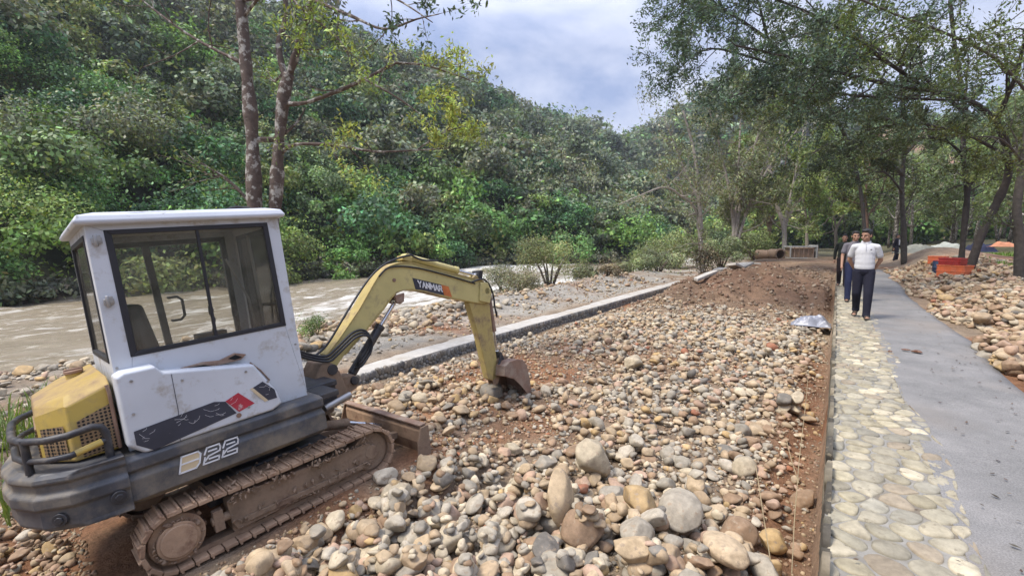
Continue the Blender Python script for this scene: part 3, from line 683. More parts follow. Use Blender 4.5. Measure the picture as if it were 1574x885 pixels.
# dozer blade
bl = MB()
prof = [(1.20, -.03), (1.235, -.02), (1.20, .10), (1.205, .20), (1.235, .245), (1.27, .25), (1.235, .20), (1.23, .10), (1.262, -.01), (1.262, -.05)]
bl.prism([(x, z) for x, z in prof], -.72, .69, 1); blo = bl.build('dozer_blade', M['mudlight'], ex, bevel=.005)
mb = MB(); mb.prism([(1.13, -.03), (1.275, -.05), (1.285, .25), (1.20, .25), (1.15, .12)], -.735, -.718, 1); mb.build('end_plate', M['mud'], blo, bevel=.003); mb = MB(); mb.prism([(1.13, -.03), (1.275, -.05), (1.285, .25), (1.20, .25), (1.15, .12)], .688, .705, 1); mb.build('end_plate', M['mud'], blo, bevel=.003)
for s_ in (-1, 1):
    mb = MB(); mb.tube([(.42, s_*.26, .20), (.8, s_*.28, .16), (1.2, s_*.30, .10)], [.045, .04, .045], 4); mb.build('push_arm', M['mud'], blo, bevel=.006)
mb = MB(); mb.box((1.235, -.015, .262), (.07, 1.40, .016)); mb.build('top_lip', M['rust'], blo, bevel=.003)
mb = MB(); mb.cyl((.54, -.35, .60), (.79, -.33, .64), .028, 16); mb.build('grey_pipe', M['silver'], ex, auto=40)
mb = MB(); mb.cyl((.52, -.05, .38), (.86, -.05, .30), .045, 14); mb.build('blade_cylinder', M['mud'], ex, auto=40)
mb = MB(); mb.cyl((.86, -.05, .30), (1.19, -.05, .15), .02, 12); mb.build('cylinder_rod', M['chrome'], blo, auto=40)
# upper body skirt and counterweight
def outline(off=0):
    P = [(.42, -.633), (-.78, -.633), (-1.02, -.59), (-1.16, -.47), (-1.245, -.28), (-1.275, -.06), (-1.275, .06), (-1.245, .28), (-1.16, .47), (-1.02, .59), (-.78, .633), (.42, .633)]
    return [(x+(off if x < 0 else -off*.5), y-math.copysign(off, y)) for x, y in P]
def ring_prism(layers, name, mt, parent, bevel=.012):
    V = []; n = len(layers[0][0])
    for P, z in layers: V += [(x, y, z) for x, y in P]
    F = [tuple(range(n))[::-1], tuple(range((len(layers)-1)*n, len(layers)*n))]
    F += [(k*n+i, k*n+(i+1) % n, (k+1)*n+(i+1) % n, (k+1)*n+i) for k in range(len(layers)-1) for i in range(n)]
    return MB().add(V, F).build(name, mt, parent, bevel=bevel)
sk = ring_prism([(outline(.06), .49), (outline(.0), .53), (outline(.0), .66), (outline(.022), .685), (outline(.022), .70), (outline(0), .715), (outline(0), .775), (outline(.03), .80)], 'body_skirt', M['black'], ex, .008)
# counterweight casting thicker at the tail, with ledges and bolts
def tail(off, x1=-.80):
    P = [(x1, -.633), (-1.03, -.60), (-1.175, -.48), (-1.265, -.28), (-1.295, -.06), (-1.295, .06), (-1.265, .28), (-1.175, .48), (-1.03, .60), (x1, .633)]
    return [(x-(off if x < x1 else 0), y+math.copysign(off, y)) for x, y in P]
cw = ring_prism([(tail(-.02), .49), (tail(.012), .52), (tail(.012), .62), (tail(.03), .64), (tail(.03), .70), (tail(.008), .72), (tail(.008), .765), (tail(.022), .78), (tail(.018), .805), (tail(-.03), .83)], 'counterweight', M['black'], ex, .008)
for bx, by, bz in ((-.86, -.648, .60), (-1.11, -.562, .565)):
    mb = MB(); d = Vector((0, -1, 0)) if bx > -1 else Vector((-.55, -.83, 0)).normalized(); p = Vector((bx, by, bz))
    mb.tube([p-d*.01, p+d*.018], .038, 20); mb.tube([p+d*.017, p+d*.026], .022, 6); mb.build('tie_down_bolt', M['blackmetal'], cw, bevel=.003, auto=40)
mb = MB(); mb.box((.56, .02, .775), (.30, .62, .05)); mb.box((.50, -.40, .765), (.16, .36, .05)); mb.box((.60, 0, .66), (.22, .5, .18)); mb.build('front_deck', M['blackmetal'], ex, bevel=.01)
# model badge on the skirt: B22 in outlined slanted figures
def strokes(segs, w_, y, name, mt, parent, th=.004):
    mb = MB()
    for a, b in segs:
        a = Vector((a[0], 0, a[1])); b = Vector((b[0], 0, b[1])); d = (b-a); l = d.length; d.normalize(); nrm = Vector((-d.z, 0, d.x))*w_/2; a = a-d*w_/2; b = b+d*w_/2
        V = [a+nrm, a-nrm, b-nrm, b+nrm]; V = [Vector((v.x, y, v.z)) for v in V]+[Vector((v.x, y+th, v.z)) for v in V]
        mb.add(V, [(0, 1, 2, 3), (7, 6, 5, 4), (0, 4, 5, 1), (1, 5, 6, 2), (2, 6, 7, 3), (3, 7, 4, 0)])
    return mb.build(name, mt, parent)
def skew(P, x0, z0, w_, h_): return [((x0+a*w_+b*h_*.25, z0+b*h_), (x0+c*w_+d*h_*.25, z0+d*h_)) for a, b, c, d in P]
mb = MB(); q = [(-.555, .602), (-.532, .702), (-.44, .702), (-.428, .69), (-.432, .665), (-.437, .652), (-.45, .612), (-.46, .602)]
mb.prism(q, -.6375, -.6345, 1); mb.build('letter_panel', M['cream'], sk)
segs = skew([(0, 0, 0, 1), (0, 1, .85, 1), (.85, 1, 1, .8), (1, .8, 1, .25), (1, .25, .85, 0), (.85, 0, 0, 0), (.08, .52, .9, .52)], -.558, .60, .108, .10)
segs += skew([(0, .62, .1, 1), (.1, 1, .9, 1), (.9, 1, 1, .8), (1, .8, 1, .56), (1, .56, .3, .44), (.3, .44, .1, .2), (.0, 0, 1, 0), (0, 0, .05, .4), (.25, .74, .75, .74), (.35, .24, 1, .24), (1, 0, 1, .24)], -.425, .603, .09, .10)
segs += skew([(0, .62, .1, 1), (.1, 1, .9, 1), (.9, 1, 1, .8), (1, .8, 1, .56), (1, .56, .3, .44), (.3, .44, .1, .2), (.0, 0, 1, 0), (0, 0, .05, .4), (.25, .74, .75, .74), (.35, .24, 1, .24), (1, 0, 1, .24)], -.315, .606, .09, .10)
strokes(segs, .009, -.6415, 'model_lettering', M['ink'], sk)
# yellow engine hood at the tail with mesh grilles and guard rails
hp = [(-.79, -.5), (-1.00, -.5), (-1.13, -.30), (-1.13, .30), (-1.00, .5), (-.79, .5)]
n_ = len(hp); V = [(x, y, .84) for x, y in hp]+[(x, y, 1.245-(.125 if x < -1.1 else .075 if x < -.9 else 0)) for x, y in hp]+[(x*.98-.015, y*.84, 1.29-(.115 if x < -1.1 else .07 if x < -.9 else 0)) for x, y in hp]
F = [tuple(range(n_))[::-1], tuple(range(2*n_, 3*n_))]+[(k*n_+i, k*n_+(i+1) % n_, (k+1)*n_+(i+1) % n_, (k+1)*n_+i) for k in (0, 1) for i in range(n_)]
mb = MB().add(V, F); mb.m[1] = 1
for i_ in range(8, 14): mb.m[i_] = 1
hd = mb.build('engine_hood', [M['yellow'], M['yellowtop']], ex, bevel=.012, seg=3)
mb = MB(); mb.prism([(-.80, .855), (-.965, .855), (-.965, 1.07), (-.80, 1.13)], -.506, -.499, 1); mb.build('side_grille', M['grille'], hd)
a = Vector((-1.00, -.5, 0)); b = Vector((-1.13, -.30, 0)); d = (b-a).normalized(); nn = Vector((d.y, -d.x, 0)); nn = nn if nn.x < 0 else -nn
mb = MB(); g0 = a+d*.035+nn*.004; g1 = b-d*.03+nn*.004
mb.add([(g0.x, g0.y, .855), (g1.x, g1.y, .855), (g1.x, g1.y, 1.045), (g0.x, g0.y, 1.06)], [(0, 1, 2, 3)]); mb.build('corner_grille', M['grille'], hd)
mb = MB(); mb.box((-1.133, 0, .95), (.012, .5, .18)); mb.build('rear_grille', M['grille'], hd, bevel=.003)
mb = MB(); mb.tube([(-.80, -.515, .85), (-.80, -.515, 1.20), (-.805, -.512, 1.245)], .010, 6); mb.build('hood_seam', M['rust'], hd)
mb = MB(); mb.cyl((-.90, .18, 1.21), (-.90, .18, 1.275), .045, 18); mb.build('filler_neck', M['yellow'], hd, bevel=.004, auto=40)
mb = MB(); mb.cyl((-.90, .18, 1.273), (-.90, .18, 1.295), .052, 18); mb.tube([(-.95, .18, 1.299), (-.85, .18, 1.299)], .011, 6); mb.build('radiator_cap', M['rust'], hd, bevel=.005, auto=40)
gr = MB()
def rail(z):
    return [(-.86, -.56, z), (-.88, -.585, z), (-1.02, -.60, z-.005), (-1.11, -.54, z-.01), (-1.20, -.40, z-.012), (-1.235, -.25, z-.012), (-1.24, 0, z-.012), (-1.235, .25, z-.012), (-1.20, .40, z-.012), (-1.11, .54, z-.01)]
r1 = [(-.855, -.575, .82), (-.855, -.575, .98), (-.872, -.58, 1.02), (-.91, -.585, 1.035)]+rail(1.03)[2:]
gr.tube(r1, .021, 10); gr.tube([(-.86, -.578, .935)]+rail(.915)[2:], .018, 10); gr.tube([(-1.19, -.42, .83), (-1.19, -.42, 1.03)], .02, 8); gr.tube([(-1.11, .54, .83), (-1.11, .54, 1.03)], .02, 8); gr.tube([(-1.24, .05, .83), (-1.24, .05, 1.02)], .02, 8)
go = gr.build('guard_rail', M['blackmetal'], ex, auto=60)
mb = MB(); mb.tube([(-.88, -.581, .932), (-1.0, -.6, .913)], .0195, 10); mb.build('worn_rail_section', M['yellow'], go, auto=60)
# white side cover bulging from the cab
sp = [(-.775, .86), (-.775, 1.295), (-.735, 1.315), (-.58, 1.315), (-.545, 1.265), (-.06, 1.175), (-.02, 1.165), (.105, .925), (.125, .83), (.06, .800), (-.70, .79)]
V = []; n_ = len(sp)
for y, sc_ in ((-.495, 1.0), (-.60, 1.0), (-.622, .965)):
    c = Vector((-.33, 0, 1.0)); V += [(c.x+(x-c.x)*(1 if y > -.61 else .975), y, c.z+(z-c.z)*(1 if y > -.61 else .955)) for x, z in sp]
F = [tuple(range(n_)), tuple(range(2*n_, 3*n_))[::-1]]+[(k*n_+i, (k+1)*n_+i, (k+1)*n_+(i+1) % n_, k*n_+(i+1) % n_) for k in (0, 1) for i in range(n_)]
cv = MB().add(V, F).build('side_cover', M['white'], ex, bevel=.01, seg=3)
# stripe decals on the cover (thin film)
yS = -.6235
mb = MB(); mb.prism([(-.735, .945), (-.735, .86), (-.655, .795), (-.18, .865), (-.235, .965), (-.30, .985)], yS-.001, yS, 1); mb.prism([(-.055, 1.005), (.015, 1.03), (.085, .95), (.092, .885), (.03, .885)], yS-.001, yS, 1); mb.build('dark_stripe', M['navy'], cv)
mb = MB(); mb.prism([(-.235, .967), (-.15, 1.0), (-.06, .895), (-.165, .868)], yS-.0022, yS-.0002, 1); mb.build('red_stripe', M['red'], cv)
mb = MB(); mb.prism([(-.075, 1.002), (-.055, 1.006), (.03, .886), (.008, .882)], yS-.0022, yS-.0002, 1); mb.build('yellow_stripe', M['cream'], cv)
mb = MB()
rs = np.random.default_rng(5)
for k in range(26):
    x = rs.uniform(-.72, -.2) if k < 20 else rs.uniform(-.22, .07); z = .83+.1*rs.random()+(x+.7)*.12; a_ = rs.uniform(-1.2, 1.2); l = rs.uniform(.01, .05)
    p0 = Vector((x, yS-.003, z)); p1 = p0+Vector((math.cos(a_)*l, 0, math.sin(a_)*l)); p2 = p1+Vector((math.cos(a_+.6)*l*.5, 0, math.sin(a_+.6)*l*.5)); mb.tube([p0, p1, p2], .0009, 4)
mb.build('scratches', M['ink'], cv)
mb = MB(); mb.prism([(-.43, 1.243), (-.40, 1.205), (-.20, 1.205), (-.07, 1.205), (-.03, 1.235), (-.10, 1.262), (-.2, 1.235), (-.3, 1.25), (-.38, 1.245)], -.53, -.503, 1); mb.build('torn_seam', M['rust'], cv, bevel=.003)
mb = MB(); mb.prism([(-.42, 1.238), (-.40, 1.215), (-.25, 1.213), (-.3, 1.232)], -.534, -.529, 1); mb.build('gap_shade', M['hole'], cv); mb = MB(); mb.prism([(-.15, 1.235), (-.11, 1.215), (-.06, 1.222), (-.10, 1.25)], -.534, -.529, 1); mb.build('gap_shade', M['hole'], cv)  # black plates paint in the shade of the gaps in the torn seam
mb = MB(); mb.tube([(-.01, -.507, 1.165), (.05, -.507, 1.09), (.10, -.507, 1.00)], .006, 5); mb.cyl((-.17, -.62, .845), (-.17, -.63, .845), .016, 12); mb.build('rust_streak', M['rust'], cv)
mb = MB(); mb.tube([(-.52, -.6225, .80), (-.50, -.6225, 1.0), (-.50, -.6225, 1.235)], .0022, 4); mb.build('panel_seam', M['navy'], cv)
for bx, bz in ((-.70, 1.25), (-.72, 1.05), (-.10, .88), (.05, 1.02), (-.45, 1.18), (-.08, 1.13)):
    mb = MB(); mb.cyl((bx, -.617, bz), (bx, -.629, bz), .009, 6); mb.build('bolt', M['silver'], cv, bevel=.001)
# cab
xr, xf, yc, yl, zt = -.76, .355, -.50, .508, 2.215
cab = empty('cab', (0, 0, 0)); cab.parent = ex
def frame_poly(o_, i_, a, b, axis, mb, m=0):
    """plate with a window opening: outer and inner quads joined"""
    n = len(o_)
    for k in range(n):
        q = [o_[k], o_[(k+1) % n], i_[(k+1) % n], i_[k]]; mb.prism(q, a, b, axis, m)
so_ = [(xr, .80), (xf+.005, .80), (xf, zt), (xr, zt)]; si_ = [(-.655, 1.385), (.275, 1.385), (.262, 2.165), (-.665, 2.165)]
mb = MB(); frame_poly(so_, si_, yc, yc+.035, 1, mb); mb.build('side_panel', M['white'], cab, bevel=.004)
mb = MB(); frame_poly([(xr, .80), (xf, .80), (xf, zt), (xr, zt)], [(-.64, 1.0), (.26, 1.0), (.25, 2.16), (-.64, 2.16)], yl-.035, yl, 1, mb); mb.build('side_panel', M['white'], cab, bevel=.004)
mb = MB(); frame_poly([(yc+.036, .85), (yl-.036, .85), (yl-.036, zt), (yc+.036, zt)], [(yc+.10, 1.36), (yl-.09, 1.36), (yl-.09, 2.15), (yc+.10, 2.15)], xr+.001, xr+.036, 0, mb); mb.build('rear_panel', M['white'], cab, bevel=.004)
mb = MB(); frame_poly([(yc+.036, .80), (yl-.036, .80), (yl-.036, zt), (yc+.036, zt)], [(yc+.09, 1.0), (yl-.09, 1.0), (yl-.09, 2.15), (yc+.09, 2.15)], xf-.036, xf-.001, 0, mb); mb.build('front_panel', M['white'], cab, bevel=.004)
# roof with overhang, drip lip and slightly crowned top
V = []
def rr_(x0, x1, y0, y1, z): return [(x0, y0, z), (x1, y0, z), (x1, y1, z), (x0, y1, z)]
lay = [rr_(-.80, .385, -.545, .55, 2.205), rr_(-.81, .395, -.555, .56, 2.225), rr_(-.79, .375, -.535, .54, 2.262), rr_(-.70, .30, -.44, .45, 2.288)]
for l in lay: V += l
F = [(3, 2, 1, 0), (12, 13, 14, 15)]+[(k*4+i, k*4+(i+1) % 4, (k+1)*4+(i+1) % 4, (k+1)*4+i) for k in range(3) for i in range(4)]
rf = MB().add(V, F).build('roof', M['whiteroof'], cab, bevel=.008, seg=3)
mb = MB(); mb.tube([(-.66, -.5, 2.262), (-.5, -.5, 2.268), (-.25, -.5, 2.266), (.3, -.48, 2.27)], .006, 6); mb.tube([(.05, -.42, 2.292), (.12, -.4, 2.305), (.2, -.41, 2.292)], .01, 6); mb.build('roof_seam', M['rubber'], rf)
def window(poly, a, b, axis, bars, nm='window'):
    wn = empty(nm); wn.parent = cab; c = sum((Vector(p) for p in poly), Vector((0, 0)))/4
    inn = [tuple(c+(Vector(p)-c)*(1-.035/max((Vector(p)-c).length, .01)*1.35)) for p in poly]
    mb = MB(); frame_poly(poly, inn, a, b, axis, mb); mb.build('rubber_seal', M['rubber'], wn, bevel=.004)
    mb = MB(); mb.prism(inn, (a+b)/2-.002, (a+b)/2+.002, axis); mb.build('pane', M['glass'], wn)
    for q in bars: mb = MB(); mb.prism(q, a+.006, b-.006, axis); mb.build('glazing_bar', M['rubber'], wn)
window([(-.665, 1.378), (.285, 1.378), (.272, 2.172), (-.675, 2.172)], yc-.006, yc+.03, 1, [[(-.195, 1.40), (-.178, 1.40), (-.178, 2.15), (-.195, 2.15)]])
window([(yc+.095, 1.355), (yl-.085, 1.355), (yl-.085, 2.155), (yc+.095, 2.155)], xr-.006, xr+.03, 0, [])
window([(yc+.085, .995), (yl-.085, .995), (yl-.085, 2.155), (yc+.085, 2.155)], xf-.03, xf+.006, 0, [[(-.4, 1.52), (.42, 1.52), (.42, 1.545), (-.4, 1.545)]])
# the far door's upper opening is framed in black with a grab handle
mb = MB(); frame_poly([(-.645, 1.0), (.265, 1.0), (.255, 2.165), (-.645, 2.165)], [(-.60, 1.05), (.22, 1.05), (.21, 2.12), (-.60, 2.12)], yl-.03, yl+.006, 1, mb); mb.prism([(-.30, 1.02), (-.25, 1.02), (-.30, 2.15), (-.35, 2.15)], yl-.03, yl+.004, 1); dr = mb.build('door', M['blackmetal'], cab, bevel=.004)
mb = MB(); mb.tube([(-.24, yl-.04, 1.50), (-.24, yl-.09, 1.50), (-.19, yl-.10, 1.50), (-.16, yl-.10, 1.53), (-.16, yl-.10, 1.66), (-.19, yl-.10, 1.69), (-.24, yl-.09, 1.69), (-.24, yl-.04, 1.69)], .011, 8); mb.build('grab_handle', M['rubber'], dr, auto=60)
for z in (2.11, 1.74):
    mb = MB(); mb.box((xr+.045, yc-.012, z), (.05, .022, .035)); mb.cyl((xr+.04, yc-.02, z-.035), (xr+.04, yc-.02, z+.035), .011, 10); mb.box((xr+.055, yc-.018, z+.012), (.02, .02, .04)); mb.build('hinge', M['silver'], cab, bevel=.003, auto=40)
mb = MB(); mb.cyl((.33, yc-.006, 1.22), (.33, yc+.003, 1.22), .008, 8); mb.cyl((-.74, yc-.006, 1.33), (-.74, yc+.003, 1.33), .008, 8); mb.build('screw', M['silver'], cab)
# inside the cab
st = empty('seat'); st.parent = cab
mb = MB(); mb.box((-.30, .05, 1.20), (.42, .44, .11)); mb.build('seat_cushion', M['rubber'], st, bevel=.035, seg=3)
mb = MB(); mb.box((-.52, .05, 1.45), (.11, .42, .48), (0, R(-10), 0)); mb.build('backrest', M['rubber'], st, bevel=.035, seg=3)
mb = MB(); mb.box((-.30, .05, .98), (.36, .36, .34)); mb.build('seat_base', M['blackmetal'], st, bevel=.01)
mb = MB(); mb.box((-.2, 0, .815), (1.05, .92, .02)); mb.build('cab_floor', M['blackmetal'], cab)
for y in (-.28, .34):
    mb = MB(); mb.box((-.02, y, 1.15), (.22, .12, .42)); mb.tube([(.0, y, 1.34), (.03, y, 1.46), (.01, y, 1.52)], [.012, .01, .01], 8); mb.tube([(.01, y, 1.50), (.015, y, 1.54), (.012, y, 1.58)], [.016, .022, .014], 10); mb.build('control_lever', M['rubber'], cab, bevel=.004)
mb = MB(); mb.tube([(.27, .12, 1.35), (.25, .12, 1.6), (.13, .12, 1.95)], .009, 8); mb.tube([(.29, -.05, 1.0), (.27, -.05, 2.12)], .012, 8); mb.build('wiper', M['silver'], cab)

# swing post, boom, stick, bucket and their rams
mb = MB(); mb.prism([(.62, .50), (.86, .50), (.90, .62), (.86, .80), (.80, .90), (.70, .92), (.62, .80)], -.06, .26, 1); mb.cyl((.72, .1, .42), (.72, .1, .80), .09, 20); mb.prism([(.80, .52), (1.03, .58), (1.07, .66), (1.02, .72), (.84, .74)], .0, .20, 1); mb.build('swing_bracket', M['mud'], ex, bevel=.012, auto=40)
mb = MB(); mb.cyl((.79, -.07, .84), (.79, .27, .84), .05, 18); mb.cyl((1.01, -.03, .665), (1.01, .23, .665), .04, 16); mb.build('pivot_pin', M['blackmetal'], ex, bevel=.004, auto=40)
BO = [(0.766, 0.875), (0.795, 0.973), (0.928, 1.078), (1.187, 1.326), (1.384, 1.551), (1.467, 1.640), (1.544, 1.691), (1.61, 1.712), (1.683, 1.726), (1.78, 1.732), (1.874, 1.718), (2.106, 1.637), (2.47, 1.516), (2.821, 1.397), (2.90, 1.36), (2.945, 1.296), (2.945, 1.20), (2.92, 1.10), (2.89, 1.082), (2.75, 1.115), (2.421, 1.228), (1.975, 1.391), (1.82, 1.432), (1.718, 1.439), (1.635, 1.425), (1.571, 1.386), (1.453, 1.283), (1.332, 1.192), (1.207, 1.098), (1.087, 1.01), (0.974, 0.93), (0.895, 0.855), (0.834, 0.80), (0.775, 0.81)]
mb = MB(); mb.prism(BO, .025, .165, 1); bo = mb.build('boom', M['boomyellow'], ex, bevel=.01, seg=3)
mb = MB()                                                    # edge flanges run along the top and bottom of the box section
for idx_ in (range(1, 15), range(20, 31)):
    P = [BO[i] for i in idx_]
    for k in range(len(P)-1):
        a_, b_ = Vector((P[k][0], 0, P[k][1])), Vector((P[k+1][0], 0, P[k+1][1])); d = (b_-a_); l = d.length; ang = math.atan2(d.z, d.x); mid = (a_+b_)/2; mb.box((mid.x, .095, mid.z), (l*1.03, .158, .012), (0, -ang, 0))
mb.build('boom_flange', M['stickyellow'], bo)
mb = MB(); mb.cyl((1.665, -.005, 1.34), (1.665, .195, 1.34), .03, 14); mb.prism([(1.60, 1.40), (1.72, 1.41), (1.70, 1.32), (1.65, 1.30), (1.61, 1.33)], .0, .035, 1); mb.prism([(1.60, 1.40), (1.72, 1.41), (1.70, 1.32), (1.65, 1.30), (1.61, 1.33)], .155, .19, 1); mb.build('boom_lug', M['rust'], bo, bevel=.004, auto=40)
mb = MB(); mb.cyl((1.63, .018, 1.56), (1.63, .03, 1.56), .02, 12); mb.build('boom_hole', M['rust'], bo)
dp = [(1.859, 1.553), (2.34, 1.387), (2.375, 1.245), (1.885, 1.405)]
mb = MB(); mb.prism(dp, .0215, .0248, 1); pl = mb.build('name_plate', M['navy'], bo)
mb = MB(); mb.prism([(2.235, 1.421), (2.338, 1.386), (2.372, 1.247), (2.262, 1.283)], .0195, .0218, 1); mb.build('orange_patch', M['orangeink'], pl)
# lettering YANMAR as raised strokes following the plate
LET = {'Y': [(0, 1, .5, .5), (1, 1, .5, .5), (.5, .5, .5, 0)], 'A': [(0, 0, .5, 1), (.5, 1, 1, 0), (.2, .35, .8, .35)], 'N': [(0, 0, 0, 1), (0, 1, 1, 0), (1, 0, 1, 1)], 'M': [(0, 0, .0, 1), (.0, 1, .5, .35), (.5, .35, 1, 1), (1, 1, 1, 0)], 'R': [(0, 0, 0, 1), (0, 1, .9, 1), (.9, 1, .9, .5), (.9, .5, 0, .5), (.45, .5, 1, 0)]}
o0 = Vector((1.925, 1.449)); ux = (Vector((2.34, 1.387))-Vector((1.859, 1.553))).normalized(); uz = Vector((-.04, 1)).normalized(); segs = []; cx = 0
for ch in 'YANMAR':
    w_ = .050 if ch == 'M' else .040
    for a_, b_, c_, d_ in LET[ch]:
        p = o0+ux*(cx+a_*w_)+uz*(b_*.062); q = o0+ux*(cx+c_*w_)+uz*(d_*.062); segs.append(((p.x, p.y), (q.x, q.y)))
    cx += w_+.016
strokes(segs, .013, .0165, 'name_lettering', M['ink'], pl, .003)
def ram(name, p0, p1, frac, rb, rr2, parent, mt=None):
    p0, p1 = Vector(p0), Vector(p1); m_ = p0.lerp(p1, frac); d = (p1-p0).normalized()
    mb = MB(); mb.tube([p0, p0+d*.05, p0+d*.06, m_-d*.04, m_-d*.04, m_], [rb*.7, rb*.8, rb, rb, rb*1.14, rb*1.14], 16); mb.cyl(p0-Vector((0, .05, 0)), p0+Vector((0, .05, 0)), rb*.9, 14)
    c = mb.build(name, mt or M['blackmetal'], parent, auto=35)
    mb = MB(); mb.tube([m_-d*.02, p1], rr2, 12); mb.cyl(p1-Vector((0, .045, 0)), p1+Vector((0, .045, 0)), rr2*1.5, 12); mb.build('ram_rod', M['chrome'], c, auto=35)
    return c
ram('boom_ram', (1.01, .10, .67), (1.66, .10, 1.335), .66, .045, .021, ex)
mb = MB(); mb.box((1.84, .095, 1.765), (.12, .12, .05), (0, R(18), 0)); mb.build('ram_bracket', M['stickyellow'], bo, bevel=.006)
ram('stick_ram', (1.86, .095, 1.785), (2.835, .095, 1.455), .72, .042, .018, ex, M['boomyellow'])
SKr = [(2.746, 1.432), (2.80, 1.46), (2.875, 1.43), (2.955, 1.34), (2.985, 1.20), (2.985, 1.0), (2.98, .754), (2.99, .425), (3.00, .18), (2.95, .10), (2.877, .088), (2.804, .135), (2.773, .356), (2.73, .7), (2.67, 1.0), (2.641, 1.134), (2.70, 1.22), (2.764, 1.30)]
mb = MB(); mb.prism(SKr, .045, .145, 1); sk2 = mb.build('stick', M['stickyellow'], ex, bevel=.01, seg=3)
mb = MB(); mb.cyl((2.93, -.0, 1.24), (2.93, .19, 1.24), .045, 18); mb.prism([(2.78, 1.14), (2.95, 1.08), (3.0, 1.2), (2.96, 1.34), (2.84, 1.36)], .0, .0235, 1); mb.build('boom_tip_plate', M['boomyellow'], bo, bevel=.006, auto=40)
mb = MB(); mb.prism([(2.84, 1.42), (2.9, 1.40), (2.93, 1.50), (2.86, 1.51)], .03, .16, 1); mb.build('stick_lug', M['rubber'], sk2, bevel=.005)
bx_ = ram('bucket_ram', (3.03, .095, 1.22), (3.055, .095, .42), .66, .030, .015, ex, M['rust'])
mb = MB(); mb.tube([(3.055, .02, .42), (3.02, .02, .32), (2.98, .02, .26)], .016, 8); mb.tube([(3.055, .17, .42), (3.02, .17, .32), (2.98, .17, .26)], .016, 8); mb.prism([(3.03, .43), (3.09, .40), (3.14, .24), (3.08, .2), (3.03, .28)], .04, .15, 1); mb.build('bucket_link', M['blackmetal'], ex, bevel=.004)
# bucket: curved shell between two cheeks, mouth toward the machine
bp = [(2.93, .15), (2.965, .27), (3.06, .305), (3.18, .30), (3.30, .265), (3.365, .17), (3.39, 0.0), (3.40, -.24)]
yb0, yb1 = -.12, .34; mb = MB(); V = []; th = .014
cen = Vector((3.10, .02))
inn = [tuple(Vector(p)+(cen-Vector(p)).normalized()*th) for p in bp]
n_ = len(bp)
for y in (yb0, yb1): V += [(x, y, z) for x, z in bp]+[(x, y, z) for x, z in inn]
k2 = 2*n_; F = []
for i in range(n_-1): F += [(i, i+1, k2+i+1, k2+i), (n_+i, k2+n_+i, k2+n_+i+1, n_+i+1), (i, n_+i, n_+i+1, i+1), (k2+i, k2+i+1, k2+n_+i+1, k2+n_+i)]
F += [(0, k2, k2+n_, n_), (n_-1, 2*n_-1, k2+2*n_-1, k2+n_-1)]
mb.add(V, F); bk = mb.build('bucket', M['rust'], ex, bevel=.003)
for y in (yb0, yb1-.012):
    mb = MB(); mb.prism([(2.935, .155), (2.97, .262), (3.06, .296), (3.18, .29), (3.295, .255), (3.353, .165), (3.378, 0.0), (3.388, -.235), (3.33, -.23), (3.21, -.06), (3.09, .07), (3.0, .11)], y, y+.012, 1); mb.build('cheek_plate', M['rust'], bk, bevel=.003)
for k in range(4):
    mb = MB(); y = yb0+.03+k*.133; mb.prism([(3.37, -.16), (3.40, -.16), (3.40, -.24), (3.385, -.31), (3.37, -.24)], y-.022, y+.022, 1); mb.build('bucket_tooth', M['mud'], bk, bevel=.004)
for y in (.045, .13):
    mb = MB(); mb.prism([(2.88, .03), (2.96, .02), (3.10, .30), (3.16, .22), (3.20, .33), (3.05, .36), (2.93, .30), (2.87, .12)], y, y+.014, 1); mb.build('bucket_ear', M['mud'], bk, bevel=.003)
# hoses
def hose(pts, r=.012, nm='hydraulic_hose'):
    P = [Vector(p) for p in pts]; Q = []
    for i in range(len(P)-1):
        a_, b_, c_, d_ = P[max(i-1, 0)], P[i], P[i+1], P[min(i+2, len(P)-1)]
        for k in range(6):
            t = k/6; Q.append(.5*((2*b_)+(-a_+c_)*t+(2*a_-5*b_+4*c_-d_)*t*t+(-a_+3*b_-3*c_+d_)*t**3))
    Q.append(P[-1]); mb = MB(); mb.tube(Q, r, 8); mb.build(nm, M['rubber'], ex, auto=60)
def LP(u, v, y):
    """the point of the plane y (machine frame) seen through a pixel"""
    o_ = EXI @ CAM; r_ = EXI.to_3x3() @ ray(u, v); t = (y-o_.y)/r_.y; return o_+r_*t
for k in range(3):
    y = -.02-.022*k; o_ = 4*k
    hose([LP(455, 538+o_, y-.1)]+[LP(u+k*2, v+o_, y) for u, v in ((478, 545), (502, 547), (515, 537), (530, 522), (541, 512), (553, 507), (562, 509), (568, 518), (566, 532), (560, 543), (552, 554))]+[LP(546, 566, y+.06)], .0115)
hose([(.62, .0, .98), (.80, .01, 1.06), (1.06, .012, 1.34), (1.32, .012, 1.60), (1.5, .012, 1.72), (1.7, .02, 1.78), (1.9, .05, 1.80)], .011)
hose([(1.86, .06, 1.83), (2.0, .03, 1.74), (2.14, .02, 1.71), (2.24, .04, 1.70)], .010)
hose([(1.45, .014, 1.62), (1.6, .014, 1.70), (1.9, .014, 1.66), (2.3, .014, 1.53), (2.75, .014, 1.36)], .009)
hose([(2.70, .01, 1.385), (2.86, .0, 1.40), (2.98, .02, 1.33), (3.05, .03, 1.18), (3.06, .035, 1.0), (3.08, .04, .88), (3.10, .06, .95)], .011)
hose([(.5, -.05, .82), (.62, -.1, .62), (.72, -.08, .50)], .011)

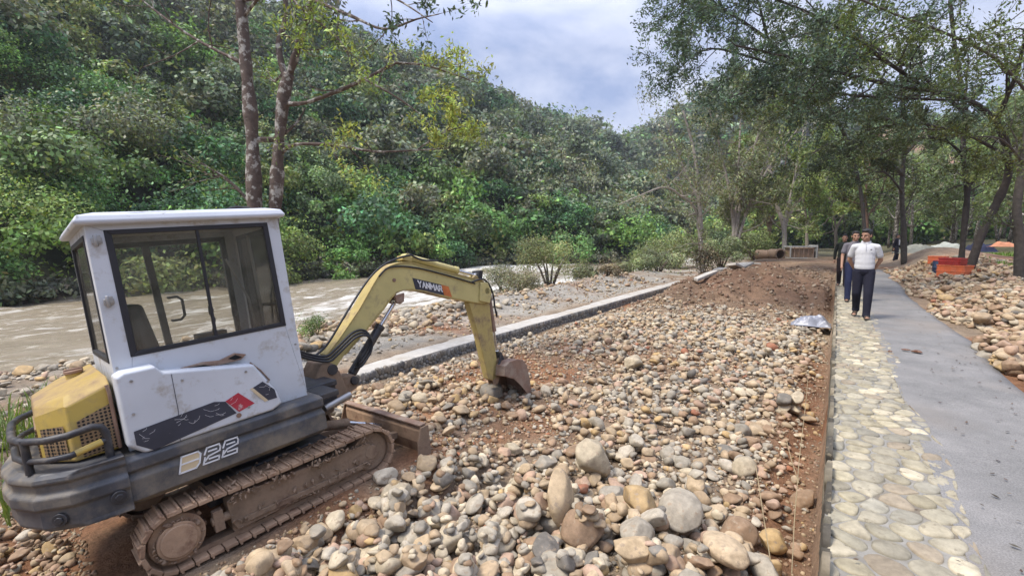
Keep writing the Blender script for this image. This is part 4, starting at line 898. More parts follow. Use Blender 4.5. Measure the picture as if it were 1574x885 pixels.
# ------------------------------------------------------------------ foliage and trees
def unit(a): return a/np.maximum(np.linalg.norm(a, axis=-1, keepdims=True), 1e-9)
def leaf_quads(P, s_, D, rg, asp=.5, bias=.9, droop=0):
    n = len(P); nrm = unit(D*bias+rg.normal(0, .6, (n, 3))); t = rg.normal(0, 1, (n, 3)); t[:, 2] -= droop; u = unit(t-nrm*(t*nrm).sum(1, keepdims=True)); v = np.cross(nrm, u)
    s_ = np.broadcast_to(np.asarray(s_, float), (n,))[:, None]; a = s_*.5; b_ = s_*asp*.5
    V = np.stack([P-u*a, P+v*b_-u*a*.12, P+u*a, P-v*b_-u*a*.12], 1).reshape(-1, 3)
    return V
class Leaves:
    def __init__(s): s.V = []; s.C = []
    def add(s, P, size, D, col, rg, asp=.5, bias=.9, droop=0, jit=.34):
        V = leaf_quads(P, size, D, rg, asp, bias, droop); n = len(P)
        c = np.asarray(col)*np.exp(rg.normal(0, jit, (n, 1)))*np.exp(rg.normal(0, .08, (n, 3))); s.V.append(V); s.C.append(np.repeat(c, 4, 0))
    def build(s, name, parent=None, mt='leaf'):
        V = np.concatenate(s.V); C = np.clip(np.concatenate(s.C), 0, 1); F = np.arange(len(V), dtype=np.int32).reshape(-1, 4)
        return mesh_np(name, V, F, M[mt], parent, smooth=False, cols=C)
def blob(LV, c, r, n, size, col, rg, face=None, sub=9, asp=.55, fl=.85, cj=.34):
    """a leafy crown: sub-clumps spread through an ellipsoid, leaves on the outside of each clump"""
    c = np.array(c); m = max(3, sub); dirs = unit(rg.normal(0, 1, (m, 3))); dirs[:, 2] = np.abs(dirs[:, 2])*.9-.15
    cc = c+dirs*r*rg.uniform(.4, .88, (m, 1))*np.array([1, 1, fl]); cr = r*rg.uniform(.24, .47, m); per = np.maximum((n*cr**2/np.sum(cr**2)).astype(int), 3)
    ns = n//6; dd = unit(rg.normal(0, 1, (ns, 3))); LV.add(c+dd*r*rg.uniform(.6, 1.2, (ns, 1)), size*rg.uniform(.7, 1.4, ns), dd, np.array(col)*1.1, rg, asp)
    for k in range(m):
        d = unit(rg.normal(0, 1, (per[k], 3)))
        if face is not None: d = unit(d+np.array(face)*.75)
        rad = cr[k]*(.72+.36*rg.random((per[k], 1)))
        LV.add(cc[k]+d*rad*np.array([1, 1, .85]), size*rg.uniform(.7, 1.3, per[k]), unit(d+np.array([0, 0, .5])), np.array(col)*math.exp(rg.normal(0, cj)), rg, asp)
GREENS = [(0.086, 0.177, 0.052), (0.111, 0.221, 0.059), (0.067, 0.148, 0.056), (0.139, 0.221, 0.059), (0.104, 0.163, 0.059), (0.131, 0.192, 0.076), (0.058, 0.126, 0.053)]
BRIGHT0 = [(0.162, 0.319, 0.057), (0.136, 0.291, 0.069), (0.216, 0.333, 0.069), (0.189, 0.263, 0.057)]
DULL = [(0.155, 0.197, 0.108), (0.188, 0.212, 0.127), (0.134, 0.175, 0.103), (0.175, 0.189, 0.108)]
BRIGHT = [(a*.95+.01, b*.86, c*1.05+.01) for a, b, c in BRIGHT0]
rg = np.random.default_rng(77)
FLV = Leaves(); ncrown = 0; bare = MB()
def crown_at(x, y, r, lift, col, LV, sc=1.0, dens=1.0):
    z = gz(x, y)+lift; u, v, d = px((x, y, z))
    if d < 4 or u < -220 or u > 1790 or v > 700 or v < -420: return False
    s_ = float(np.clip(d*.0085, .20, 3.0))*sc*rg.choice([.75, 1, 1.35]); n = int(min(2600, 6.3*r*r*1.5*dens/(s_*s_*.28)))
    blob(LV, (x, y, z), r, max(n, 24), s_, col, rg, face=(.8, -.25, .35), sub=int(np.clip(r*4, 6, 15))); return True
row = 0; dX = 0.0
while dX < 110:
    sp = 2.5+dX*.022
    y = -28+rg.uniform(0, sp)
    while y < 330:
        sy = sp*(1+max(0, y-60)*.011); xx = float(foot(np.array([y]))[0])-dX+.4+rg.normal(0, sp*.25); yy = y+rg.normal(0, sy*.25)
        r = float(np.clip(math.exp(rg.normal(.62, .38)), .9, 3.6))*(1+dX*.008)*(1+max(0, y-60)*.006)
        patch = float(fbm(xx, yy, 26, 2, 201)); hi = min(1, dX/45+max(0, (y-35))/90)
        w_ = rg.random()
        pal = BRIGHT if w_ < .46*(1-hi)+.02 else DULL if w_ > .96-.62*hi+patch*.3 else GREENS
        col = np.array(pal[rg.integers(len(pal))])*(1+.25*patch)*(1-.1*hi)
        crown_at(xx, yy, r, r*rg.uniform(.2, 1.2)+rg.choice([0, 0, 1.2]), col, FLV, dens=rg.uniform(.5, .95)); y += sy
    dX += sp*.8
# the valley head and the slopes to the right
for _ in range(520):
    x = rg.uniform(-150, 160); y = rg.uniform(150, 330)
    if x < foot(np.array([y]))[0]-2: continue
    u, v, d = px((x, y, gz(x, y))); pal = DULL if rg.random() < .35 else GREENS
    crown_at(x, y, rg.uniform(3.5, 6.5), 2.5, np.array(pal[rg.integers(len(pal))])*rg.uniform(.7, 1.1), FLV)
for _ in range(420):
    x = rg.uniform(22, 110); y = rg.uniform(10, 150); crown_at(x, y, rg.uniform(2.5, 4.5), 3.0, np.array(GREENS[rg.integers(7)])*rg.uniform(.8, 1.2), FLV)
for _ in range(200):
    x = rg.uniform(-22, 24); y = rg.uniform(92, 150); crown_at(x, y, rg.uniform(3, 5), rg.uniform(1, 7), np.array((GREENS+BRIGHT)[rg.integers(11)])*rg.uniform(.7, 1.2), FLV)
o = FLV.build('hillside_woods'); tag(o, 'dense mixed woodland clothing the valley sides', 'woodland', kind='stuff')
# grey scrub along the waterline of the far bank
LV = Leaves()
for y in np.arange(-14, 58, .7):
    x = float(foot(np.array([y]))[0])+rg.uniform(.2, 1.6); d = px((x, y, -.6))[2]
    if d > 4: blob(LV, (x, y, -.55), rg.uniform(.6, 1.3), int(rg.uniform(250, 520)), .28, np.array([(.13, .14, .095), (.11, .13, .07), (.16, .16, .11)][rg.integers(3)])*rg.uniform(.8, 1.1), rg, face=(.6, -.2, .3))
tag(LV.build('bank_scrub'), 'grey green scrub trailing along the waterline of the far bank', 'undergrowth', kind='stuff')

def stem_mesh(mb, name, parent, col, mt='bark'):
    o = mesh_np(name, np.array([tuple(v) for v in mb.v]), mb.f, M[mt], parent, cols=np.repeat(np.array([col]), len(mb.v), 0)); return o
# shrubs that stand out from the woods: (pixel of centre, ground offset from far bank foot, radius, colour, label)
def bush(p, r, col, label, leaf=None, group=None, n=1500, stems=5, cat='bush', asp=.5, h=1.0, name='bush'):
    rt = tag(empty(name, p), label, cat, group); LV = Leaves(); u, v, d = px(p); s_ = leaf or float(np.clip(d*.0065, .05, .6))
    blob(LV, (0, 0, r*.62*h), r, n, s_, col, rg, face=(.5, -.4, .4), sub=12, fl=h, asp=asp); LV.build('foliage', rt)
    mb = MB()
    for k in range(stems):
        a = rg.uniform(0, 6.28); q = Vector((math.cos(a)*r*.5, math.sin(a)*r*.5, r*h*.9)); mb.tube([(q.x*.1, q.y*.1, -.1), q*.5+Vector((0, 0, .1)), q], [.035*r, .025*r, .008*r], 5)
    stem_mesh(mb, 'stems', rt, (.13, .1, .07)); return rt
def on_hill(u, v):
    """the point of the far slope seen through a pixel"""
    r_ = ray(u, v); t = 15.0
    while t < 400:
        p = CAM+r_*t
        if p.x < -18 and p.z < gz(p.x, p.y)+1.0: return p
        t += .6
    return CAM+r_*60
for u, v, rr, col, lb in [(775, 362, 2.2, (0.112, 0.202, 0.053), 'rounded bright green shrub at the waterside beyond the excavator boom'), (945, 362, 3.4, (0.080, 0.202, 0.070), 'large vivid green creeper-covered shrub where the river bends away'),
        (470, 275, 3.3, (0.112, 0.175, 0.062), 'broad spreading light green tree just right of the twin trunks'), (690, 330, 2.4, (0.144, 0.202, 0.062), 'yellowish green shrub above the boom on the far slope'),
        (720, 292, 2.3, (0.160, 0.215, 0.062), 'pale lime shrub halfway up the far slope'), (210, 170, 2.4, (0.128, 0.202, 0.062), 'bright leafy shrub on the slope above the cab roof, near its rear'),
        (310, 110, 3.0, (0.120, 0.168, 0.053), 'light green tree high on the slope left of the twin trunks'), (60, 240, 2.2, (0.112, 0.188, 0.053), 'bright green shrub low on the slope at the photo edge'),
        (590, 300, 2.6, (0.080, 0.161, 0.079), 'blue-green shrub behind the top of the boom'), (550, 335, 2.0, (0.088, 0.175, 0.070), 'small fresh green shrub over the river left of the boom top'),
        (30, 330, 2.0, (0.136, 0.188, 0.079), 'pale green shrub overhanging the river behind the cab'), (880, 300, 2.4, (0.160, 0.175, 0.088), 'yellow green shrub in the brown part of the slope')]:
    p = on_hill(u, v); n0 = int(900*rr); bush((p.x+1, p.y, gz(p.x+1, p.y)-.2), rr, col, lb, n=n0)
# bushes on the near bank
for u, v, zz, rr, col, lb, hh in [(845, 440, -.5, 2.1, (.19, .21, .09), 'big olive bush on the gravel bank behind the channel wall', .95), (775, 440, -.6, 1.5, (.16, .16, .10), 'brownish twiggy bush left of the big olive bush', .8), (800, 452, -.45, 1.0, (.20, .19, .11), 'low straw-coloured bush in front of the big olive bush', .7),
        (900, 436, -.4, 1.0, (.17, .18, .10), 'small bush at the right flank of the big olive bush', .7), (1012, 424, -.2, 1.5, (.22, .25, .14), 'pale grey-green mound of bush at the river bend', .6), (1040, 410, 0, 2.2, (.18, .21, .09), 'leafy bush left of the vine-covered stump', .9),
        (1000, 400, -.4, 2.8, (.18, .22, .08), 'long yellowish bush across the far water, by the bend', .55), (955, 424, -.55, .9, (.18, .19, .10), 'low grassy bush at the water edge in the middle distance', .55), (730, 446, -.75, .9, (.15, .16, .09), 'dry twiggy bush just above the raised stick joint', .75), (935, 440, -.3, .7, (.20, .16, .10), 'brownish low bush on the reddish bank', .6), (985, 430, -.3, .8, (.17, .20, .10), 'small green bush between bank and pale mound', .6), (1108, 412, .1, 1.7, (.15, .18, .09), 'grey-green bush between stump and leaning stems', .9), (1160, 400, .2, 2.2, (.18, .22, .08), 'yellow green bush right of the leaning stems', .75),
        (483, 528, -.35, .5, (.13, .19, .06), 'little green weed clump behind the cab front', .8), (1100, 392, 0, 3.0, (.11, .16, .07), 'dark bush behind the leaning stems', .8), (1250, 378, .3, 3.0, (.12, .17, .06), 'dark hedge-like bush at the end of the path', .7)]:
    p = onz(u, v, zz); d = px(p)[2]; bush((p.x, p.y, gz(p.x, p.y)-.05), rr, col, lb, n=int(min(7000, 2600*rr)), leaf=max(.05, d*.0046), asp=.35, h=hh, stems=9)

def grow(mb, p, d, L_, r, lev, tips, rg, up=.12, wob=.18, kids=(2, 4), shrink=.66, split=.75):
    segs = 5 if lev > 1 else 4; pts = [Vector(p)]; rad = [r]; d = Vector(d).normalized()
    for k in range(segs):
        d = (d+Vector(rg.normal(0, wob, 3))+Vector((0, 0, up))).normalized(); pts.append(pts[-1]+d*L_/segs); rad.append(r*(1-.5*(k+1)/segs))
    mb.tube(pts, rad, 8 if r > .06 else 6 if r > .02 else 4, cap=False)
    if lev == 0: tips.append(pts); return
    if lev == 1: tips.append(pts[2:])
    for k in range(int(rg.integers(kids[0], kids[1]+1))):
        i = int(rg.integers(2, segs+1)) if k else segs; ax = Vector(rg.normal(0, 1, 3)); nd = (d+(ax-d*ax.dot(d)).normalized()*split*rg.uniform(.6, 1.3)).normalized()
        grow(mb, pts[i], nd, L_*shrink*rg.uniform(.75, 1.2), rad[i]*.72, lev-1, tips, rg, up, wob, kids, shrink, split)
def leaf_tips(LV, tips, per, size, col, rg, spread=.12, asp=.35, droop=.6, cj=.15, lden=2.0):
    for pts in tips:
        n = rg.poisson(per*lden)
        if n == 0: continue
        P = np.array([tuple(p) for p in pts]); i = rg.uniform(0, len(P)-1.001, n); a = i.astype(int); f = (i-a)[:, None]; Q = P[a]*(1-f)+P[a+1]*f+rg.normal(0, spread*.55, (n, 3))
        D = rg.normal(0, .5, (n, 3)); D[:, 2] += .6; LV.add(Q, size*rg.uniform(.6, 1.3, n), unit(D), np.array(col)*math.exp(rg.normal(0, cj)), rg, asp, .7, droop)
def make_tree(base, label, limbs, stem_col, mt='bark', leaves=None, lev=2, sub=(), group=None, cat='tree', twigL=.9, twigr=.02, every=.5, kids=(2, 3), up=.06, seed=1):
    """limbs: list of (points, r0, r1, twig density); the twigs grow out of them"""
    r_ = np.random.default_rng(seed); rt = tag(empty('tree', base), label, cat, group); B = Vector(base); mb = MB(); LV = Leaves(); nl = 0
    for pts, r0, r1, tw, tl, lf in limbs:
        P = [Vector(p)-B for p in pts]; Q = []
        for i in range(len(P)-1):
            a_, b_, c_, d_ = P[max(i-1, 0)], P[i], P[i+1], P[min(i+2, len(P)-1)]
            for k in range(4):
                t = k/4; Q.append(.5*((2*b_)+(-a_+c_)*t+(2*a_-5*b_+4*c_-d_)*t*t+(-a_+3*b_-3*c_+d_)*t**3))
        Q.append(P[-1]); n = len(Q); rad = [(r0+(r1-r0)*i/(n-1))*(1+.10*r_.normal()) for i in range(n)]; mb.tube(Q, rad, 12 if r0 > .08 else 8)
        if tw:
            tips = []; ln = sum((Q[i+1]-Q[i]).length for i in range(n-1)); cnt = int(tw*ln)
            for k in range(cnt):
                i = r_.uniform(.25 if r0 > .1 else .1, 1)*(n-1); j = min(int(i), n-2); p = Q[j].lerp(Q[j+1], i-j); ax = Vector(r_.normal(0, 1, 3)); d = (Q[j+1]-Q[j]).normalized()*.5+ax*.6
                grow(mb, p, d, tl*r_.uniform(.6, 1.3), min(rad[j]*.5, .012+.018*tl), lev, tips, r_, up=up, kids=kids)
            if lf:
                per, size, col, spread = lf; leaf_tips(LV, tips, per, size, col, r_, spread, lden=3.4 if per > 12 else 3.8); nl += 1
    stem_mesh(mb, 'trunk', rt, stem_col, mt)
    if nl and LV.V: LV.build('crown', rt)
    return rt
def PP(d, *uv): return [atd(u, v, d+(k*dd if (dd := 0) else 0)) for k, (u, v) in enumerate(uv)]
def PD(*uvd): return [atd(u, v, d) for u, v, d in uvd]
YL = (.34, .40, .11); OL = (.18, .23, .07); DK = (.075, .115, .078); GY = (.19, .21, .11)
b0 = atd(398, 520, 8.0); b0.z = gz(b0.x, b0.y)-.1
make_tree(b0, 'twin-trunked tree with blotchy red-brown bark growing behind the excavator cab', [
    ([b0]+PD((396, 440, 8), (391, 305, 8), (387, 200, 8), (378, 100, 8), (370, 0, 8), (362, -110, 8), (340, -230, 8)), .128, .085, .7, 1.0, (7, .085, (.13, .18, .07), .16)),
    ([b0+Vector((.05, 0, .3))]+PD((414, 400, 8.1), (424, 305, 8.1), (428, 230, 8.1), (436, 150, 8.1), (444, 115, 8.1)), .115, .09, 0, 0, None),
    (PD((444, 118, 8.1), (462, 60, 8.0), (480, 0, 7.9), (500, -90, 7.8), (520, -170, 7.6)), .065, .035, 1.6, 1.1, (9, .085, (.14, .19, .06), .16)),
    (PD((440, 125, 8.1), (428, 70, 8.2), (440, 20, 8.3), (430, -70, 8.4)), .06, .03, 1.6, 1.0, (9, .085, (.18, .24, .07), .16)),
    (PD((432, 236, 8.1), (455, 222, 8.0), (520, 224, 7.8), (575, 233, 7.6), (640, 231, 7.5), (690, 228, 7.4)), .035, .008, 2.2, .55, (5, .08, YL, .10)),
    (PD((640, 231, 7.5), (680, 205, 7.4), (712, 195, 7.3)), .012, .005, 8, .4, (12, .085, YL, .10)),
    (PD((436, 160, 8.1), (470, 158, 8.0), (520, 140, 7.9), (560, 122, 7.8), (608, 97, 7.7)), .042, .024, .8, .6, (1, .08, OL, .1)),
    (PD((608, 97, 7.7), (650, 100, 7.6), (690, 112, 7.5), (735, 128, 7.4)), .022, .006, 3.5, .5, (9, .08, YL, .11)),
    (PD((560, 122, 7.8), (610, 150, 7.6), (650, 180, 7.5), (668, 205, 7.5)), .018, .005, 2.5, .5, (5, .08, YL, .1)),
    (PD((388, 215, 8), (420, 215, 8.05), (428, 222, 8.1)), .05, .045, 0, 0, None),
    (PD((424, 215, 8.1), (455, 190, 8.2), (470, 165, 8.3)), .03, .01, 1.5, .5, (3, .08, OL, .1)),
    (PD((480, 0, 7.9), (540, 25, 7.3), (590, 45, 6.8), (640, 30, 6.4), (675, 22, 6.2)), .03, .006, 2.0, .45, (4, .09, DK, .09)),  # dark leaf tone here and on the next limb paints in the backlit look
    (PD((500, -90, 7.8), (560, -30, 7.2), (620, 5, 6.8), (665, 35, 6.5)), .03, .006, 2.0, .5, (4, .09, DK, .10)),
    (PD((378, 100, 8), (300, 60, 8.3), (230, 10, 8.6), (160, -50, 8.8)), .03, .01, 2.0, .9, (4, .085, (.13, .18, .06), .14)),
    (PD((372, 30, 8), (420, -20, 7.6), (470, 20, 7.3), (520, 60, 7.2), (545, 105, 7.1)), .03, .008, 2.6, .6, (9, .085, (.24, .31, .08), .16)),
], (.115, .085, .070), lev=1, kids=(2, 4), up=.0, seed=5)
# the overhanging trees across the path
def ground_pt(u, v, d):
    p = atd(u, v, d); p.z = gz(p.x, p.y)-.15; return p
g1 = ground_pt(1488, 412, 17); LF = (16, .125, DK, .17)
make_tree(g1, 'leaning dark trunk beside the orange crate, its limbs arching over the path', [
    ([g1]+PD((1508, 362, 17), (1532, 312, 17), (1549, 272, 16.8), (1549, 232, 16.5), (1532, 185, 16)), .135, .10, 0, 0, None),
    (PD((1532, 185, 16), (1490, 155, 15), (1430, 140, 14), (1360, 128, 13), (1290, 112, 12.5), (1210, 88, 12), (1130, 70, 11.5)), .085, .02, 2.2, 1.35, (17, .125, DK, .18)),
    (PD((1430, 140, 14), (1370, 100, 13), (1300, 50, 12.2), (1220, 10, 11.6), (1120, -20, 11.2), (1050, 0, 11)), .05, .015, 2.4, 1.3, (16, .12, DK, .18)),
    (PD((1490, 155, 15), (1410, 152, 14.5), (1330, 148, 14), (1250, 142, 13.6), (1180, 150, 13.3)), .045, .012, 2.6, 1.15, (15, .12, (.09, .12, .055), .17)),
    (PD((1532, 185, 16), (1560, 120, 15), (1580, 40, 14.3)), .08, .04, 2.4, 1.4, (14, .125, (.12, .15, .05), .18)),
    (PD((1548, 240, 16.5), (1480, 205, 15.8), (1400, 190, 15.2), (1330, 200, 14.8)), .06, .018, 3, 1.1, (14, .12, (.09, .12, .055), .18)),
    (PD((1549, 262, 16.6), (1575, 248, 16), (1610, 240, 15.6)), .05, .02, 2, 1.0, (12, .12, OL, .17)),
], (.055, .045, .038), lev=1, kids=(3, 4), mt='barkdark', up=-.02, seed=15)
g2 = ground_pt(1478, 398, 19)
make_tree(g2, 'upright dark trunk just left of the leaning one, by the red crate', [
    ([g2]+PD((1482, 350, 19), (1487, 290, 19), (1480, 230, 19), (1484, 170, 18.8), (1470, 90, 18.5), (1460, 0, 18)), .11, .06, .9, 1.3, (12, .15, (.09, .12, .055), .2)),
    (PD((1482, 240, 19), (1450, 215, 18.6), (1400, 215, 18.2), (1350, 240, 18)), .06, .02, 2.4, 1.2, (13, .15, (.085, .11, .05), .2)),
    (PD((1484, 175, 18.8), (1420, 120, 17.6), (1340, 70, 16.8), (1280, 60, 16.3)), .07, .02, 2.4, 1.3, (13, .15, (.11, .14, .05), .2)),
    (PD((1487, 290, 19), (1520, 250, 18.6), (1560, 225, 18.3)), .05, .02, 2.4, 1.2, (11, .15, (.09, .11, .03), .2)),
], (.05, .042, .036), lev=1, kids=(3, 4), mt='barkdark', up=.0, seed=25)
g3 = ground_pt(1390, 402, 24)
make_tree(g3, 'grey trunk with a wide drooping dark crown standing behind the stone heap', [
    ([g3]+PD((1389, 350, 24), (1386, 290, 24), (1390, 230, 24), (1388, 150, 23.5), (1380, 60, 23)), .13, .07, .5, 1.6, (14, .19, (.09, .11, .055), .25)),
    (PD((1388, 270, 24), (1340, 225, 23), (1290, 215, 22.5), (1250, 235, 22)), .08, .02, 2.2, 1.5, (15, .19, (.075, .10, .05), .25)),
    (PD((1389, 240, 24), (1430, 200, 23.5), (1470, 195, 23)), .08, .02, 2.2, 1.5, (14, .19, (.08, .105, .055), .25)),
    (PD((1389, 200, 24), (1340, 170, 22.6), (1290, 150, 21.6), (1240, 150, 21)), .08, .02, 2.2, 1.5, (14, .19, (.09, .12, .06), .25)),
    (PD((1388, 150, 23.5), (1330, 100, 22), (1270, 60, 21), (1190, 60, 20)), .09, .02, 2.0, 1.6, (14, .19, (.09, .12, .06), .25)),
    (PD((1390, 300, 24), (1360, 265, 23.3), (1325, 270, 22.8)), .06, .02, 2.2, 1.3, (14, .18, (.075, .10, .05), .25)),
], (.085, .075, .062), lev=1, kids=(3, 4), mt='barkdark', up=-.02, seed=35)
g4 = ground_pt(1566, 432, 14)
make_tree(g4, 'grey-brown trunk cut by the edge of the photo, right of the stone heap', [
    ([g4]+PD((1567, 380, 14), (1563, 320, 14), (1572, 250, 14), (1585, 150, 14), (1590, 40, 14)), .12, .08, .5, 1.2, (12, .11, (.11, .14, .05), .17)),
    (PD((1585, 150, 14), (1530, 90, 12.5), (1450, 50, 11.4), (1370, 20, 10.8), (1280, -20, 10.3)), .045, .02, 2.2, 1.1, (14, .11, (.11, .15, .05), .16)),
    (PD((1572, 250, 14), (1540, 215, 13.2), (1500, 210, 12.8)), .04, .015, 2.2, .9, (12, .11, (.10, .12, .03), .16)),
], (.10, .085, .07), lev=1, kids=(3, 4), mt='barkdark', up=.0, seed=45)
# a tall tree rooted further back whose crown reaches over to the gap of sky
g5 = ground_pt(1330, 396, 30)
make_tree(g5, 'tall slender tree behind the walkers with a dark spreading crown against the sky', [
    ([g5]+PD((1328, 340, 30), (1318, 270, 29.5), (1290, 190, 28), (1240, 120, 26), (1180, 60, 24)), .12, .07, .3, 1.8, (14, .2, DK, .26)),
    (PD((1290, 190, 28), (1230, 160, 26), (1170, 140, 24.5), (1120, 150, 23.5)), .09, .02, 2.2, 1.7, (17, .2, DK, .26)),
    (PD((1240, 120, 26), (1160, 90, 24), (1090, 75, 22.5), (1050, 100, 21.6)), .09, .02, 2.4, 1.7, (17, .19, DK, .26)),
    (PD((1180, 60, 24), (1120, 20, 22), (1060, 0, 21), (1030, 20, 20.4)), .08, .02, 2.4, 1.6, (17, .18, DK, .25)),
    (PD((1180, 60, 24), (1160, -10, 22), (1120, -60, 21)), .08, .02, 2.0, 1.6, (16, .18, DK, .25)),
    (PD((1240, 120, 26), (1270, 50, 24), (1230, -10, 22)), .08, .02, 2.2, 1.6, (16, .18, DK, .25)),
], (.07, .062, .055), lev=1, kids=(3, 4), mt='barkdark', up=.02, seed=55)
# thin half-bare trees at the river bend
def multi(u, v, d, label, stems, col, leafc, per, seed, mt='barkpale', tl=1.7, size=.2, tw=1.0):
    g_ = ground_pt(u, v, d); limbs = []
    for tops, r0 in stems: limbs.append(([g_]+PD(*[(a, b, d+c) for a, b, c in tops]), r0, r0*.25, tw, tl, (per, size, leafc, .28)))
    return make_tree(g_, label, limbs, col, mt, lev=2, kids=(2, 3), up=.10, seed=seed)
multi(1078, 424, 23, 'slim grey tree on the vine-covered stump, bare pale limbs reaching over the water', [([(1077, 370, 0), (1075, 310, 0), (1068, 240, .5), (1050, 170, 1)], .16), ([(1072, 330, 0), (1045, 300, -.5), (1020, 288, -1), (985, 300, -1.5), (950, 315, -2)], .07), ([(1075, 320, 0), (1060, 280, .5), (1040, 230, 1), (1020, 180, 1)], .07), ([(1076, 330, 0), (1095, 270, .5), (1100, 200, 1)], .07)], (.34, .30, .26), GY, 4, 61, tl=1.2, size=.15, tw=1.5)
multi(1122, 408, 34, 'clump of leaning pale stems fanning out beside the broken slabs', [([(1132, 350, 0), (1142, 290, 0), (1165, 210, 0), (1190, 130, 0)], .2), ([(1128, 360, 0), (1122, 300, 0), (1105, 220, 0), (1085, 150, 0)], .17), ([(1140, 350, 0), (1165, 280, 0), (1200, 200, 0)], .15), ([(1130, 330, 0), (1135, 250, 0), (1140, 150, 0)], .15), ([(1145, 330, 0), (1180, 260, 0), (1225, 200, 0)], .12)], (.32, .28, .24), GY, 7, 62, tl=1.9, size=.24, tw=1.1)
multi(1206, 396, 42, 'pale forked tree in front of the white cage frame', [([(1205, 350, 0), (1190, 300, 0), (1180, 230, 0), (1170, 160, 0)], .22), ([(1207, 350, 0), (1225, 310, 0), (1250, 300, 0), (1285, 310, 0)], .14), ([(1206, 345, 0), (1222, 270, 0), (1235, 200, 0)], .18)], (.33, .29, .25), (.21, .26, .085), 16, 63, tl=2.2, size=.3, tw=.9)
multi(1183, 392, 46, 'brown forked tree left of the pale forked one', [([(1182, 350, 0), (1160, 310, 0), (1130, 290, 0)], .16), ([(1184, 345, 0), (1200, 300, 0), (1210, 230, 0)], .2), ([(1183, 350, 0), (1178, 280, 0), (1160, 200, 0)], .18)], (.2, .15, .11), (.18, .21, .08), 15, 64, tl=2.2, size=.3, tw=.9)
multi(1240, 388, 60, 'fresh green tree over the far end of the path', [([(1240, 350, 0), (1235, 300, 0), (1225, 240, 0)], .22), ([(1242, 345, 0), (1262, 300, 0), (1280, 250, 0)], .2)], (.2, .17, .13), (.24, .32, .08), 22, 65, tl=3.2, size=.42, tw=.9)
multi(1285, 386, 66, 'light green tree behind the walking men', [([(1285, 350, 0), (1275, 300, 0), (1280, 240, 0)], .2), ([(1286, 350, 0), (1310, 310, 0), (1320, 270, 0)], .2)], (.16, .13, .1), (.20, .29, .08), 22, 66, tl=3.2, size=.45, tw=.9)
multi(1330, 392, 40, 'small tree with rusty bark above the white-shirted man', [([(1332, 350, 0), (1330, 300, 0), (1338, 250, 0)], .2), ([(1331, 340, 0), (1350, 310, 0), (1362, 270, 0)], .12)], (.14, .085, .06), (.13, .15, .035), 9, 67, tl=2.0, size=.28, tw=1.0)
# the wood on the right: trunks one can tell apart, each its own tree, built from three of a kind
protos = []
def stand_tree(seed, h, col, leafc, per):
    r_ = np.random.default_rng(seed); rt = empty('tree'); mb = MB(); tips = []; LV = Leaves()
    pts = [Vector((0, 0, -.2))]; d = Vector((r_.normal(0, .06), r_.normal(0, .06), 1)).normalized()
    for k in range(7): d = (d+Vector((r_.normal(0, .05), r_.normal(0, .05), .1))).normalized(); pts.append(pts[-1]+d*h*.12)
    mb.tube(pts, [.17-.015*k for k in range(8)], 9)
    for k in range(13):
        i = int(r_.integers(2, 8)); a = r_.uniform(0, 6.28); grow(mb, pts[i], (math.cos(a), math.sin(a), .55), h*.2, .05, 2, tips, r_, up=.06, kids=(2, 3))
    leaf_tips(LV, tips, per, .30, leafc, r_, .3); stem_mesh(mb, 'trunk', rt, col); LV.build('crown', rt); return rt
specs = [(1, 11, (.09, .08, .065), (.12, .16, .07), 15), (2, 9, (.12, .10, .08), (.17, .21, .085), 13), (3, 12, (.075, .065, .055), (.21, .27, .09), 13)]
spots = []
rr3 = np.random.default_rng(9)
for k in range(400):
    x = rr3.uniform(3.5, 34); y = rr3.uniform(38, 92)
    if all((x-a)**2+(y-b)**2 > 16 for a, b, _ in spots) and 1290 < px((x, y, 1))[0] < 1640: spots.append((x, y, k))
    if len(spots) >= 26: break
spots.sort(key=lambda q: px((q[0], q[1], 1))[0])
KIND = ['dark-crowned', 'dull green', 'light green']; TH = ['slender', 'sturdy', 'tall', 'short', 'crooked']
for i, (x, y, k) in enumerate(spots):
    j = i % 3
    if len(protos) <= j: protos.append(stand_tree(*specs[j])); rt = protos[j]
    else:
        rt = protos[j].copy(); COL.objects.link(rt)
        for ch in protos[j].children: c = ch.copy(); COL.objects.link(c); c.parent = rt
    sc_ = rr3.uniform(.75, 1.15); rt.location = (x, y, gz(x, y)); rt.rotation_euler = (0, 0, rr3.uniform(0, 6.28)); rt.scale = (sc_, sc_, sc_)
    u = px((x, y, 1))[0]; place = 'behind the white-shirted man' if u < 1345 else 'behind the soil mound' if u < 1420 else 'behind the tarpaulins' if u < 1475 else 'behind the dark trunks' if u < 1530 else 'beyond the grass'
    if y < 52: far_ = 'near the wood edge'
    elif y < 70: far_ = 'midway into the wood'
    else: far_ = 'deep in the wood'
    tag(rt, f'{KIND[j]} {"small" if sc_ < .95 else "big"} tree {far_}, {place}', 'tree', 'trees of the wood on the right')
seen = {}
for o in [o for o in SC.objects if o.get('group') == 'trees of the wood on the right']: seen.setdefault(o['label'], []).append(o)
for lb, L_ in seen.items():
    if len(L_) > 1:
        L_.sort(key=lambda o: px(o.location)[0])
        for k, o in enumerate(L_): o['label'] = f'{ORD[k].replace(" from the left", "")} {lb}' if k == 0 else f'{ORD[k]}, {lb}'

